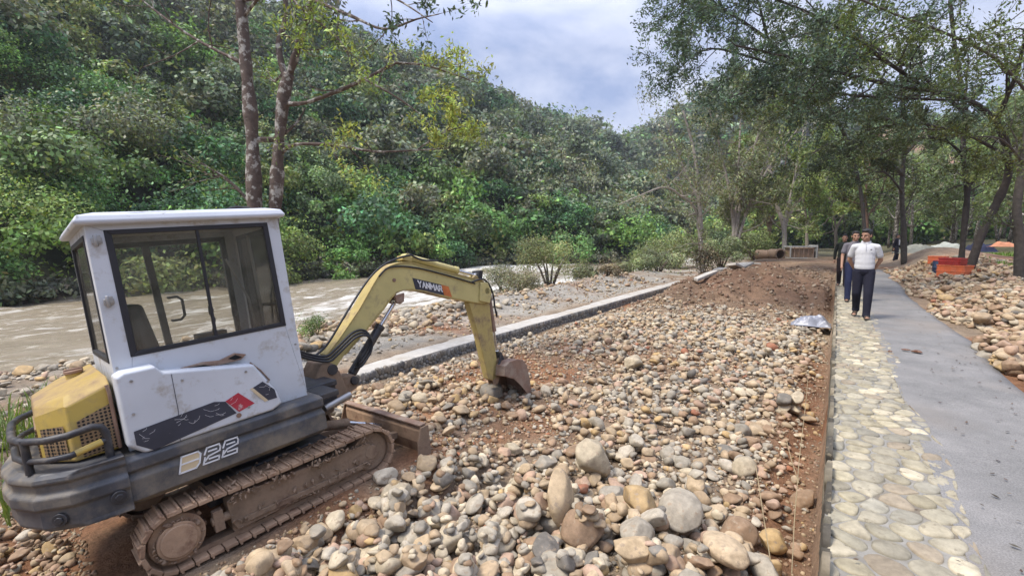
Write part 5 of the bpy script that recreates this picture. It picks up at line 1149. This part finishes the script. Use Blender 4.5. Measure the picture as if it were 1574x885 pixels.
# ------------------------------------------------------------------ people
SKIN = simple('skin', (.36, .20, .13), .55, var=.06, bmp=0); HAIR = simple('black_hair', (.012, .011, .011), .6, var=.3, bmp=.2)
def capsule(bm, p0, p1, r0, r1, n=14):
    p0, p1 = Vector(p0), Vector(p1); d = p1-p0; q = d.to_track_quat('Z', 'Y').to_matrix().to_4x4()
    if d.length > 1e-4: bmesh.ops.create_cone(bm, cap_ends=True, segments=n, radius1=r0, radius2=r1, depth=d.length, matrix=Matrix.Translation((p0+p1)/2) @ q)
    for p, r in ((p0, r0), (p1, r1)): bmesh.ops.create_uvsphere(bm, u_segments=n, v_segments=8, radius=r, matrix=Matrix.Translation(p))
def ell(bm, c, r, rot=(0, 0, 0)):
    bmesh.ops.create_uvsphere(bm, u_segments=18, v_segments=12, radius=1, matrix=Matrix.Translation(c) @ Euler(rot).to_matrix().to_4x4() @ Matrix.Diagonal((*r, 1)))
def fuse(bm, name, mt, parent, vox=.009, sm=5):
    """one continuous skin over overlapping volumes"""
    me = bpy.data.meshes.new(name); bm.to_mesh(me); bm.free(); me.materials.append(mt); o = bpy.data.objects.new(name, me); COL.objects.link(o); o.parent = parent
    r_ = o.modifiers.new('fuse', 'REMESH'); r_.mode = 'VOXEL'; r_.voxel_size = vox; r_.use_smooth_shade = True
    if sm: k = o.modifiers.new('smooth', 'SMOOTH'); k.iterations = sm; k.factor = .5
    return o
def person(loc, rz, label, shirt, trousers, J, head_turn=0, h=1.72, shoe=None, group=None, sleeve=.5, collar=True, look_down=0):
    """J: joints, x to the figure's own left when it faces -Y is +x"""
    rt = tag(empty('person', loc, (0, 0, rz)), label, 'person', group); s_ = h/1.72; rt.scale = (s_,)*3
    J = {k: Vector(v) for k, v in J.items()}
    bm = bmesh.new(); hc = J['head']
    HM = Matrix.Translation(hc) @ Euler((look_down, 0, head_turn)).to_matrix().to_4x4()
    def H(c): return HM @ Vector(c)
    ell(bm, H((0, .008, .03)), (.074, .092, .098), (look_down, 0, head_turn)); ell(bm, H((0, -.018, -.045)), (.056, .066, .066), (look_down, 0, head_turn)); ell(bm, H((0, -.055, -.088)), (.026, .022, .018))
    capsule(bm, H((0, -.086, .012)), H((0, -.106, -.026)), .009, .014, 10); ell(bm, H((0, -.088, -.062)), (.024, .01, .009), (0, 0, head_turn))
    for s in (-1, 1):
        ell(bm, H((s*.076, .01, -.008)), (.010, .02, .031), (0, 0, head_turn)); ell(bm, H((s*.042, -.062, -.028)), (.022, .02, .02)); ell(bm, H((s*.032, -.078, .028)), (.024, .012, .008))
    capsule(bm, J['neck'], hc+Vector((0, .012, -.05)), .058, .052)
    ell(bm, J['chest'], (.15, .095, .185)); ell(bm, J['belly'], (.14, .10, .15)); ell(bm, J['hip'], (.155, .105, .12))
    for s in ('l', 'r'):
        sg = 1 if s == 'l' else -1
        capsule(bm, J['chest']+Vector((sg*.07, 0, .12)), J['sh_'+s]+Vector((0, 0, -.02)), .046, .043); capsule(bm, J['sh_'+s]+Vector((0, 0, -.02)), J['el_'+s], .043, .038); capsule(bm, J['el_'+s], J['wr_'+s], .038, .026)
        w_ = J['wr_'+s]; hd_ = (J['hd_'+s]-w_).normalized(); side = hd_.cross(Vector((0, 0, 1))); side = side.normalized() if side.length > .1 else Vector((0, 1, 0)); side = side if sg > 0 else -side
        if abs(hd_.z) > .8: side = Vector((0, -1, 0))
        pc = w_+hd_*.045; capsule(bm, w_, pc+hd_*.02, .024, .03); cu = hd_.cross(side)
        for k, l_ in enumerate((.062, .072, .068, .052)):
            b_ = pc+hd_*.035+side*(.027-.018*k); m_ = b_+hd_*l_*.55+cu*.004; e_ = m_+hd_*l_*.42+cu*.018; capsule(bm, b_, m_, .0088, .0082, 8); capsule(bm, m_, e_, .008, .0068, 8)
        tb = pc-hd_*.02+side*.026; tm = tb+side*.022+hd_*.03; capsule(bm, tb, tm, .011, .0095, 8); capsule(bm, tm, tm+hd_*.03-side*.004, .0092, .008, 8)
        capsule(bm, J['hp_'+s], J['kn_'+s], .085, .056); capsule(bm, J['kn_'+s], J['an_'+s], .054, .036); capsule(bm, J['an_'+s], J['an_'+s]+Vector((0, .02, -.045)), .036, .032)
        capsule(bm, J['an_'+s]+Vector((0, .02, -.05)), J['to_'+s], .03, .026); capsule(bm, J['to_'+s]+Vector((.02, .02, 0)), J['to_'+s]+Vector((-.02, .02, 0)), .024, .024)
    fuse(bm, 'body', SKIN, rt, .0065, 3)
    bm = bmesh.new()
    ell(bm, H((0, .024, .052)), (.083, .096, .088), (look_down, 0, head_turn)); ell(bm, H((0, .05, .0)), (.076, .062, .085), (look_down, 0, head_turn)); ell(bm, H((0, -.045, .10)), (.062, .045, .032), (look_down, 0, head_turn))
    for s in (-1, 1): capsule(bm, H((s*.072, -.012, .05)), H((s*.074, -.004, .012)), .012, .008, 8)
    fuse(bm, 'hair', HAIR, rt, .006, 2)
    for s in (-1, 1):
        mb = MB(); e = HM @ Matrix.Translation((s*.031, -.0835, .008)); mb.tube([e @ Vector((-.013, .002, 0)), e @ Vector((0, -.002, .002)), e @ Vector((.013, .003, 0))], [.002, .0048, .002], 6); mb.build('eye', HAIR, rt)
        mb = MB(); e = HM @ Matrix.Translation((s*.033, -.088, .030)); mb.tube([e @ Vector((-.018, .002, -.001)), e @ Vector((0, -.002, .003)), e @ Vector((.018, .008, -.001))], [.002, .0038, .002], 6); mb.build('eyebrow', HAIR, rt)
    mb = MB(); e = HM @ Matrix.Translation((0, -.0975, -.061)); mb.tube([e @ Vector((-.02, .006, 0)), e @ Vector((0, 0, 0)), e @ Vector((.02, .006, 0))], [.0018, .0035, .0018], 6); mb.build('lips', simple('lips', (.26, .10, .08), .5, bmp=0), rt)
    # shirt
    bm = bmesh.new(); c = J['chest']
    ell(bm, c+Vector((0, 0, .02)), (.165, .112, .20)); ell(bm, c+Vector((0, .005, .105)), (.165, .085, .085)); ell(bm, J['belly']+Vector((0, -.004, .03)), (.160, .115, .26)); ell(bm, J['belly']+Vector((0, 0, .11)), (.163, .115, .22)); ell(bm, J['belly']+Vector((0, 0, -.04)), (.163, .116, .20)); ell(bm, J['hip']+Vector((0, 0, .07)), (.165, .118, .14))
    capsule(bm, J['neck']+Vector((0, .01, -.035)), J['neck']+Vector((0, .008, -.01)), .085, .068)
    for s in ('l', 'r'):
        sg = 1 if s == 'l' else -1; a_, b_ = J['sh_'+s], J['el_'+s]; e_ = a_.lerp(b_, sleeve*1.3 if sleeve < .7 else 1)
        capsule(bm, c+Vector((sg*.08, .005, .145)), a_+Vector((0, 0, -.012)), .06, .056); capsule(bm, a_+Vector((0, 0, -.012)), e_, .057, .061 if sleeve < .7 else .048)
        if sleeve >= .7: capsule(bm, b_, J['wr_'+s].lerp(b_, .1), .05, .036)
    fuse(bm, 'shirt', shirt, rt, .008, 4)
    if collar:
        mb = MB(); P = []
        for k in range(15):
            a_ = -math.pi/2+.35+(2*math.pi-.7)*k/14; P.append(J['neck']+Vector((math.cos(a_)*.070, math.sin(a_)*.062+.008, .018+.014*math.sin(a_))))
        mb.tube(P, .012, 8); mb.build('collar', shirt, rt, auto=60)
        mb = MB(); mb.tube([J['neck']+Vector((0, -.072, .0)), J['neck']+Vector((.002, -.108, -.075)), J['neck']+Vector((.002, -.128, -.15))], .004, 6); mb.build('placket', shirt, rt)
    bm = bmesh.new(); ell(bm, J['hip']+Vector((0, 0, -.01)), (.168, .118, .11))
    for s in ('l', 'r'):
        kn, an = J['kn_'+s], J['an_'+s]; capsule(bm, J['hp_'+s], kn, .10, .077); capsule(bm, kn, an+Vector((0, 0, .01)), .077, .062); capsule(bm, an+Vector((0, 0, .03)), an+Vector((0, -.008, -.02)), .064, .066)
    fuse(bm, 'trousers', trousers, rt, .008, 4)
    for s in ('l', 'r'):
        an, to = J['an_'+s], J['to_'+s]; d = (to-an); d.z = 0; d.normalize(); pit = math.atan2((an.z-.075)-(to.z-.02), 1)
        hl = an+Vector((0, 0, -.085))-d*.03; tt = to+d*.035+Vector((0, 0, -.022)); sd = Vector((-d.y, d.x, 0)); mb = MB(); V = []
        for t, w2 in ((0, .026), (.08, .034), (.3, .033), (.6, .043), (.85, .042), (1, .02)):
            p = hl.lerp(tt, t); V += [p+sd*w2, p-sd*w2, p+sd*w2+Vector((0, 0, .022)), p-sd*w2+Vector((0, 0, .022))]
        F = [(0, 1, 3, 2), (20, 22, 23, 21)]
        for k in range(5): a_ = k*4; F += [(a_, a_+2, a_+6, a_+4), (a_+1, a_+5, a_+7, a_+3), (a_+2, a_+3, a_+7, a_+6), (a_, a_+4, a_+5, a_+1)]
        mb.add(V, F); so2 = mb.build('sandal', shoe or HAIR, rt, bevel=.006)
        for t in (.5, .78):
            p = hl.lerp(tt, t)+Vector((0, 0, .02)); mb = MB(); mb.tube([p+sd*.04, p+sd*.026+Vector((0, 0, .036)), p+Vector((0, 0, .044)), p-sd*.026+Vector((0, 0, .036)), p-sd*.04], .009, 6); mb.build('strap', shoe or HAIR, so2)
    return rt
def pose(stride=.0, arms='down', lean=0, flip=1):
    J = dict(head=(0, -.02+lean, 1.595), neck=(0, .0+lean, 1.46), chest=(0, .0+lean, 1.25), belly=(0, 0, 1.06), hip=(0, 0, .93))
    for s, g in (('l', 1), ('r', -1)):
        k = g*flip; J['sh_'+s] = (g*.178, lean, 1.39); J['hp_'+s] = (g*.085, 0, .90)
        if arms == 'down': J['el_'+s] = (g*.235, .03-.05*k, 1.12); J['wr_'+s] = (g*.245, -.03-.10*k, .88); J['hd_'+s] = (g*.24, -.06-.13*k, .79)
        else: J['el_'+s] = (g*.245, .09, 1.13); J['wr_'+s] = (g*.15, .17, .93); J['hd_'+s] = (g*.05, .19, .90)
        if k > 0: J['kn_'+s] = (g*.09, -.09*stride-.03, .49); J['an_'+s] = (g*.085, -.16*stride, .085); J['to_'+s] = (g*.10, -.16*stride-.15, .032)
        else: J['kn_'+s] = (g*.09, .05*stride-.04, .49); J['an_'+s] = (g*.085, .30*stride, .12+.05*stride); J['to_'+s] = (g*.105, .30*stride-.14, .035)
    return J
def cloth(name, col, var=.08): return simple(name, col, .85, var=var, vs_=12, bmp=.15, spec=.2)
pz = WT+.022
px_, py_ = .42, 11.35
WH_ = cloth('white_polo', (.56, .56, .57), .04)
px_ = .42
p1 = person((px_, py_, pz), R(-2), 'man in a white polo shirt, dark trousers and sandals walking with hands behind his back', WH_, cloth('dark_trousers', (.018, .018, .03)), pose(.75, 'back', flip=1), head_turn=R(-32), look_down=R(8), h=1.72, shoe=simple('sandal_brown', (.05, .04, .03), .7, bmp=0))
mb = MB(); mb.box((.085, -.122, 1.33), (.030, .004, .014), (0, 0, 0)); mb.box((.085, -.123, 1.33), (.012, .004, .022)); mb.build('chest_emblem', M['navy'], p1)
p2 = person((.32, 14.3, pz), R(3), 'man in a grey short-sleeved shirt and navy trousers, half hidden behind the white shirt', cloth('grey_shirt', (.15, .14, .155)), cloth('navy_trousers', (.02, .025, .06)), pose(.6, 'down', flip=-1), head_turn=R(10), h=1.72, collar=False)
p3 = person((.15, 18.6, pz), R(0), 'man in dark clothes at the back of the walking group, on the wall edge', cloth('dark_top', (.022, .026, .022)), cloth('brown_black_trousers', (.025, .018, .018)), pose(.5, 'down', flip=1), h=1.68, sleeve=.8, collar=False)
q = atd(1378, 380, 27); p4 = person((q.x, q.y, gz(q.x, q.y)), R(70), 'distant worker in a dark jacket with a white front, behind the stone heap', cloth('dark_jacket', (.02, .02, .03)), cloth('dark_work_trousers', (.03, .03, .04)), pose(.2, 'down'), h=1.6, sleeve=.9, collar=False)
mb = MB(); mb.prism([(-.08, 1.05), (.08, 1.05), (.09, 1.38), (-.09, 1.38)], -.135, -.115, 1); mb.build('white_vest_front', WH_, p4, bevel=.01)

# ------------------------------------------------------------------ things about the site
ORG = simple('orange_plastic', (.74, .17, .06), .5, var=.1, vs_=3, bmp=.05, dirt=(.5, .2, .12), dsc=4, dlo=.5, dhi=.75); RED = simple('red_plastic', (.40, .035, .03), .5, var=.15, bmp=.05)
def crate(loc, rz, d, mt, label, slats=True):
    rt = tag(empty('crate', loc, (0, 0, rz)), label, 'crate'); x, y, z = d; t = .02
    mb = MB()
    for a_ in (-1, 1):
        mb.box((a_*(x/2-t/2), 0, z/2), (t, y, z)); mb.box((0, a_*(y/2-t/2), z/2), (x-2*t-.004, t, z))
    mb.box((0, 0, t/2+.002), (x-2*t-.004, y-2*t-.004, t)); mb.build('crate_body', mt, rt, bevel=.006)
    mb = MB()
    for zz in (z-.02, z*.5): 
        mb.box((0, 0, zz), (x+.03, .012, .03)) if False else None
        for a_ in (-1, 1): mb.box((0, a_*(y/2+.006), zz), (x+.03, .016, .035)); mb.box((a_*(x/2+.006), 0, zz), (.016, y+.004, .035))
    mb.build('rim', mt, rt, bevel=.004)
    for a_ in (-1, 1):
        mb = MB()
        for k in range(5): mb.box((-x*.4+x*.2*k, a_*(y/2+.004), z*.48), (.02, .012, z*.9))
        mb.build('rib', mt, rt)
    return rt
q = atd(1469, 404, 16.5); zq = q.z-.15
crate((q.x, q.y, gz(q.x, q.y)+.03), R(-35), (.80, .55, .42), ORG, 'orange plastic crate on the stone heap at the foot of the leaning trunk')
crate((q.x-.06, q.y+.12, gz(q.x, q.y)+.452), R(-33), (.62, .45, .24), RED, 'red plastic tub stacked on the orange crate')
q = atd(1443, 388, 21); crate((q.x, q.y, gz(q.x, q.y)+.05), R(-20), (.6, .5, .35), ORG, 'faded orange crate behind the red tub, partly hidden')
q = atd(1444, 402, 18.5)
rt = tag(empty('drum', (q.x, q.y, gz(q.x, q.y))), 'small dark blue drum left of the orange crate', 'drum')
BLU = simple('blue_plastic', (.03, .05, .10), .5, bmp=0)
mb = MB(); mb.tube([(0, 0, 0), (0, 0, .03), (0, 0, .25), (0, 0, .27), (0, 0, .29), (0, 0, .5), (0, 0, .53)], [.19, .2, .2, .21, .2, .2, .185], 20); mb.build('drum_body', BLU, rt, auto=40)
mb = MB(); mb.tube([(0, 0, .531), (0, 0, .56)], [.195, .19], 20); mb.build('drum_lid', RED, rt, bevel=.004, auto=40)
def sheet(name, loc, sx, sy, hz, col, label, cat, seed, rough=.85, rz=0, nn=46, thick=.004):
    r_ = np.random.default_rng(seed); u = np.linspace(-1, 1, nn); U, V_ = np.meshgrid(u, u, indexing='ij')
    a = np.abs(fbm(U, V_, .9, 4, seed)); b_ = fbm(U, V_, .35, 3, seed+3); Z = hz*(1-.55*np.maximum(np.abs(U), np.abs(V_))**2)*(.55+.9*a)+hz*.35*b_
    E_ = np.maximum(np.abs(U), np.abs(V_)); Z = Z*(1-ss(.55, 1, E_)*.9); X = U*sx*(1+.18*fbm(U, V_, .8, 3, seed+7)); Y = V_*sy*(1+.22*fbm(U, V_, .7, 3, seed+8))
    idx = np.arange(nn*nn).reshape(nn, nn); F = np.stack([idx[:-1, :-1], idx[1:, :-1], idx[1:, 1:], idx[:-1, 1:]], -1).reshape(-1, 4)
    o = mesh_np(name, np.stack([X, Y, Z], -1).reshape(-1, 3), F, simple(name+'_cloth', col, rough, var=.12, vs_=5, bmp=.2), None, smooth=True); o.location = loc; o.rotation_euler = (0, 0, rz)
    k = o.modifiers.new('thickness', 'SOLIDIFY'); k.thickness = thick; return tag(o, label, cat)
q = onz(1250, 494, .12); sheet('plastic_sheet', (q.x-.05, q.y, gz(q.x, q.y)+.10), .40, .30, .24, (.24, .25, .29), 'crumpled pale grey plastic sheet lying on the rubble beside the wall', 'plastic sheet', 7, .35)
q = atd(1412, 380, 27); sheet('tarpaulin', (q.x, q.y, gz(q.x, q.y)), 1.1, .9, .65, (.30, .29, .22), 'cream tarpaulin over a heap, the left of the two pale ones behind the crates', 'tarpaulin', 17)
q = atd(1452, 378, 28); sheet('tarpaulin', (q.x, q.y, gz(q.x, q.y)), 1.3, .9, .7, (.33, .34, .29), 'whitish green tarpaulin over a heap directly behind the crates', 'tarpaulin', 27)
q = atd(1506, 378, 24); sheet('tarpaulin', (q.x, q.y, gz(q.x, q.y)), .6, .4, .6, (.02, .025, .06), 'dark blue tarpaulin right of the leaning trunk', 'tarpaulin', 37, rz=.6)
q = atd(1552, 368, 22); sheet('tarpaulin', (q.x, q.y, gz(q.x, q.y)+.5), .7, .25, .25, (.50, .22, .12), 'orange cloth strip beyond the grass by the edge trunk', 'cloth', 47, rz=.2)
# white cage frame, concrete pipe and slabs by the far bank
q = ground_pt(1228, 398, 40); rt = tag(empty('cage_frame', (q.x, q.y, q.z+.1), (0, 0, R(25))), 'white-framed metal cage box standing behind the pale forked tree', 'cage'); WP = simple('white_steel', (.34, .34, .32), .6, bmp=0); 
mb = MB(); a_, b_, c_ = 1.0, .8, 1.0
for x in (-a_, a_):
    for y in (-b_, b_): mb.box((x, y, c_/2), (.09, .09, c_))
for z in (.05, c_): 
    for x in (-a_, a_): mb.box((x, 0, z), (.10, 2*b_-.1, .10))
    for y in (-b_, b_): mb.box((0, y, z), (2*a_-.1, .10, .10))
mb.build('frame', WP, rt, bevel=.01)
mb = MB(); mb.box((0, 0, .5), (2*a_-.2, 2*b_-.2, .85)); mb.build('load', M['mud'], rt, bevel=.05)
mb = MB()
for k in range(6): mb.box((-a_+.3+k*.36, -b_-.01, .55), (.04, .03, 1.0))
mb.build('bars', M['rust'], rt)
mb = MB(); mb.box((a_+.06, 0, .6), (.03, 1.7, 1.1)); mb.build('end_panel', WP, rt, bevel=.01)
def pipe(u, v, d, r, ln, rz, label):
    q = ground_pt(u, v, d); rt = tag(empty('concrete_pipe', (q.x, q.y, q.z+.1+r), (0, 0, rz)), label, 'pipe'); V = []; n = 28
    for x, rr_2 in ((-ln/2, r), (ln/2, r), (ln/2, r*.82), (-ln/2, r*.82)):
        for k in range(n): a_ = 2*math.pi*k/n; V.append((x, math.cos(a_)*rr_2, math.sin(a_)*rr_2))
    F = [(m*n+k, m*n+(k+1) % n, ((m+1) % 4)*n+(k+1) % n, ((m+1) % 4)*n+k) for m in range(4) for k in range(n)]; MB().add(V, F).build('pipe_shell', M['mud'], rt, auto=40)
    mb = MB(); mb.tube([(ln/2-.08, math.cos(t)*r*1.06, math.sin(t)*r*1.06) for t in np.linspace(0, 2*math.pi, 25)], .05, 6, cap=False); mb.build('collar_ring', M['mud'], rt)
pipe(1192, 398, 38, .42, 1.2, R(-50), 'short wide concrete pipe lying left of the pale forked tree'); pipe(1174, 399, 39, .38, 1.2, R(-20), 'dark concrete pipe beside the brown forked tree')
sl = [(1098, 431, .55, .25, .3, 'longest pale concrete slab, lowest of the broken slabs by the far mound'), (1125, 424, .7, .4, -.2, 'broad broken slab in the middle of the slab heap'), (1140, 415, .8, .45, .5, 'grey broken slab on the upper part of the heap'), (1112, 412, .7, .2, .1, 'narrow slab edge at the top left of the heap'),
      (1158, 410, .6, .35, .9, 'tilted slab at the top right of the heap'), (1130, 436, .5, .2, .4, 'pale plank-like slab lying apart below the heap'), (1105, 421, .6, .3, .7, 'cracked slab leaning on the left of the heap'), (1084, 440, .9, .12, .45, 'thin pale board on the dirt below the slabs')]
for k, (u, v, a_, b_, rz, lb) in enumerate(sl):
    q = onz(u, v, .35); r_ = np.random.default_rng(k); P = [(a_*x*r_.uniform(.85, 1.1), b_*y*r_.uniform(.8, 1.15)) for x, y in ((-1, -1), (.1, -1.15), (1, -.8), (1.05, .5), (.3, 1.1), (-.9, .9))]
    mb = MB(); mb.prism(P, -.05, .05, 2); o = mb.build('concrete_slab', M['coping'], None, bevel=.012); o.location = (q.x, q.y, gz(q.x, q.y)+.10+.05*(k % 3)); o.rotation_euler = (r_.normal(0, .12), r_.normal(0, .14), rz+.9); tag(o, lb, 'slab', 'broken slabs by the far mound')
# vine-covered stump under the slim grey tree
q = ground_pt(1080, 436, 21.5); bush((q.x, q.y, q.z+.1), .75, (.10, .085, .05), 'dark brown stump wrapped in dry creeper at the end of the channel wall', leaf=.10, n=1600, h=1.25, cat='stump', name='stump')
# taut strings and stakes at the foot of the wall
for pts, lb in (([(1217, 880), (1221, 800), (1229, 700), (1238, 625), (1243, 570)], 'long thin yellowish string marking the wall line'), ([(1185, 852), (1172, 800), (1160, 745)], 'dry straw stem leaning among the bottom boulders'), ([(1228, 742), (1216, 705), (1208, 672)], 'short dry twig crossing the string')):
    P = []
    for u, v in pts: p = onz(u, v, .20); P.append(Vector((p.x, p.y, .20 if 'string' in lb else .16+.1*(pts.index((u, v))))))
    mb = MB(); mb.tube(P, .0032, 5); o = mb.build('string' if 'string' in lb else 'dry_stem', simple('straw', (.30, .23, .13), .8, bmp=0)); tag(o, lb, 'string' if 'string' in lb else 'stem')
# fallen leaves on the path, clods on the dirt mound, grass
LV = Leaves(); n = 900; r_ = np.random.default_rng(8); n = 520; y = 2.3+20*r_.random(n)**1.8; x = r_.uniform(.05, 2.3, n); x = np.where(x > np.array([float(pathxr(t)) for t in y])-.08, x*.7, x)
k = r_.random(n) < (.35+.65*(x > .7)); x = x[k]; y = y[k]; n = len(x)
P = np.stack([x, y, np.full(n, WT+.026)+.012*(x < .75)], 1); LV.add(P, .035*r_.uniform(.4, 1.5, n)*(1+.0*y), np.tile([0, 0, 1.], (n, 1)), (.09, .065, .045), r_, .45, 5, 0, .5)
tag(LV.build('fallen_leaves'), 'small dark dead leaves scattered on the concrete path', 'leaves', kind='stuff')
v_, f_ = ico(1); Vs, Fs, Cs = [], [], []; NC = 5200; kk = np.arange(NC)
cx_ = r_.uniform(-6, -.1, NC); cy_ = np.where(kk % 4 > 0, r_.uniform(13, 30, NC), r_.uniform(6, 13, NC)); a_ = kk % 7 == 0; cx_[a_] = r_.uniform(-14, -6.9, a_.sum()); cy_[a_] = r_.uniform(3, 30, a_.sum()); cz_ = ground_z(cx_, cy_)
for k in range(NC):
    x, y, zg = cx_[k], cy_[k], cz_[k]
    s_ = (.02+.09*r_.random()**2.2)*(1 if y > 13 else .5); cn = np.array([(.20, .135, .085), (.25, .175, .12), (.17, .10, .065), (.32, .25, .18)][r_.integers(4)])*r_.uniform(.8, 1.15)
    Vs.append((LIB[1][0][k % 30]*s_*np.array([1, 1, .8]))@rotm(r_, .8).T+np.array([x, y, zg+s_*.25])); Fs.append(f_+len(v_)*len(Fs)); Cs.append(np.repeat(cn[None], len(v_), 0))
tag(mesh_np('dirt_clods', np.concatenate(Vs), np.concatenate(Fs), M['stone'], None, smooth=False, cols=np.concatenate(Cs)), 'loose brown earth clods on the dirt mound and bank', 'clods', kind='stuff')
def grass(name, pts, hgt, col, label, width=.012, kind='stuff'):
    LVV = []; CC = []; r_ = np.random.default_rng(4); pts = np.array(pts); zs = ground_z(pts[:, 0], pts[:, 1])
    for (x, y), z0 in zip(pts, zs):
        h = hgt*r_.uniform(.5, 1.2); a_ = r_.uniform(0, 6.28); ln = r_.uniform(.1, .5)*h; z = z0-.02; w2 = width*r_.uniform(.6, 1.3); c = np.array(col)*r_.uniform(.6, 1.4)
        dx, dy = math.cos(a_), math.sin(a_); prev = None
        pts_ = [(x+dx*ln*t*t, y+dy*ln*t*t, z+h*t*(1-.22*t*t), w2*(1-t)**.7) for t in (0, .4, .75, 1)]
        for k in range(3):
            a, b = pts_[k], pts_[k+1]; LVV += [(a[0]-dy*a[3], a[1]+dx*a[3], a[2]), (a[0]+dy*a[3], a[1]-dx*a[3], a[2]), (b[0]+dy*b[3], b[1]-dx*b[3], b[2]), (b[0]-dy*b[3], b[1]+dx*b[3], b[2])]; CC += [c]*4
    o = mesh_np(name, np.array(LVV), np.arange(len(LVV), dtype=np.int32).reshape(-1, 4), M['grass'], None, smooth=False, cols=np.array(CC)); return tag(o, label, 'grass', kind=kind)
gp = [(r_.uniform(-8.6, -5.3), r_.uniform(-.6, 2.4)) for _ in range(2600)]; gp = [p for p in gp if look(DNG, p[0], p[1]) > -.15 and not in_tracks(*p, .1)]
grass('long_grass', gp, .55, (.15, .21, .06), 'long green grass behind the tail of the excavator')
gp = []
A_ = r_.uniform((5.5, 26), (16, 40), (9000, 2)); gp = A_[fbm(A_[:, 0], A_[:, 1], 4, 3, 77)*2+.45 > .2]
grass('meadow_grass', gp, .28, (.16, .26, .05), 'bright green grass patch beyond the stone heap', .03)

for (u, v), w_, lb in (((1392, 538), .05, 'reddish clump of soil on the edge of the concrete path'), ((1410, 541), .065, 'larger brown clump of soil on the concrete path'), ((1368, 540), .035, 'small dark soil clump where paving meets concrete')):
    q = onz(u, v, WT+.03); r_ = np.random.default_rng(u); vv = LIB[3][0][u % 30]*np.array([w_, w_*.8, w_*.6]); vv = vv*(1+.16*np.sin(vv[:, [1, 2, 0]]*260+u))
    o = mesh_np('soil_clump', vv, LIB[3][1], M['stone'], cols=np.repeat(np.array([[.17, .085, .055]]), len(vv), 0)); o.location = (q.x, q.y, WT+.03+w_*.15); tag(o, lb, 'soil clump')

# ------------------------------------------------------------------ the damp valley air
m = bpy.data.materials.new('valley_air'); m.use_nodes = True; n = m.node_tree; n.nodes.clear(); oo = n.nodes.new('ShaderNodeOutputMaterial'); pv = n.nodes.new('ShaderNodeVolumePrincipled')
pv.inputs['Color'].default_value = (.86, .91, 1, 1); pv.inputs['Density'].default_value = HAZE; pv.inputs['Anisotropy'].default_value = .2; n.links.new(pv.outputs[0], oo.inputs['Volume'])
mb = MB(); mb.box((0, 400, 60), (1440, 1660, 134)); hz = mb.build('haze', m); hz['kind'] = 'stuff'
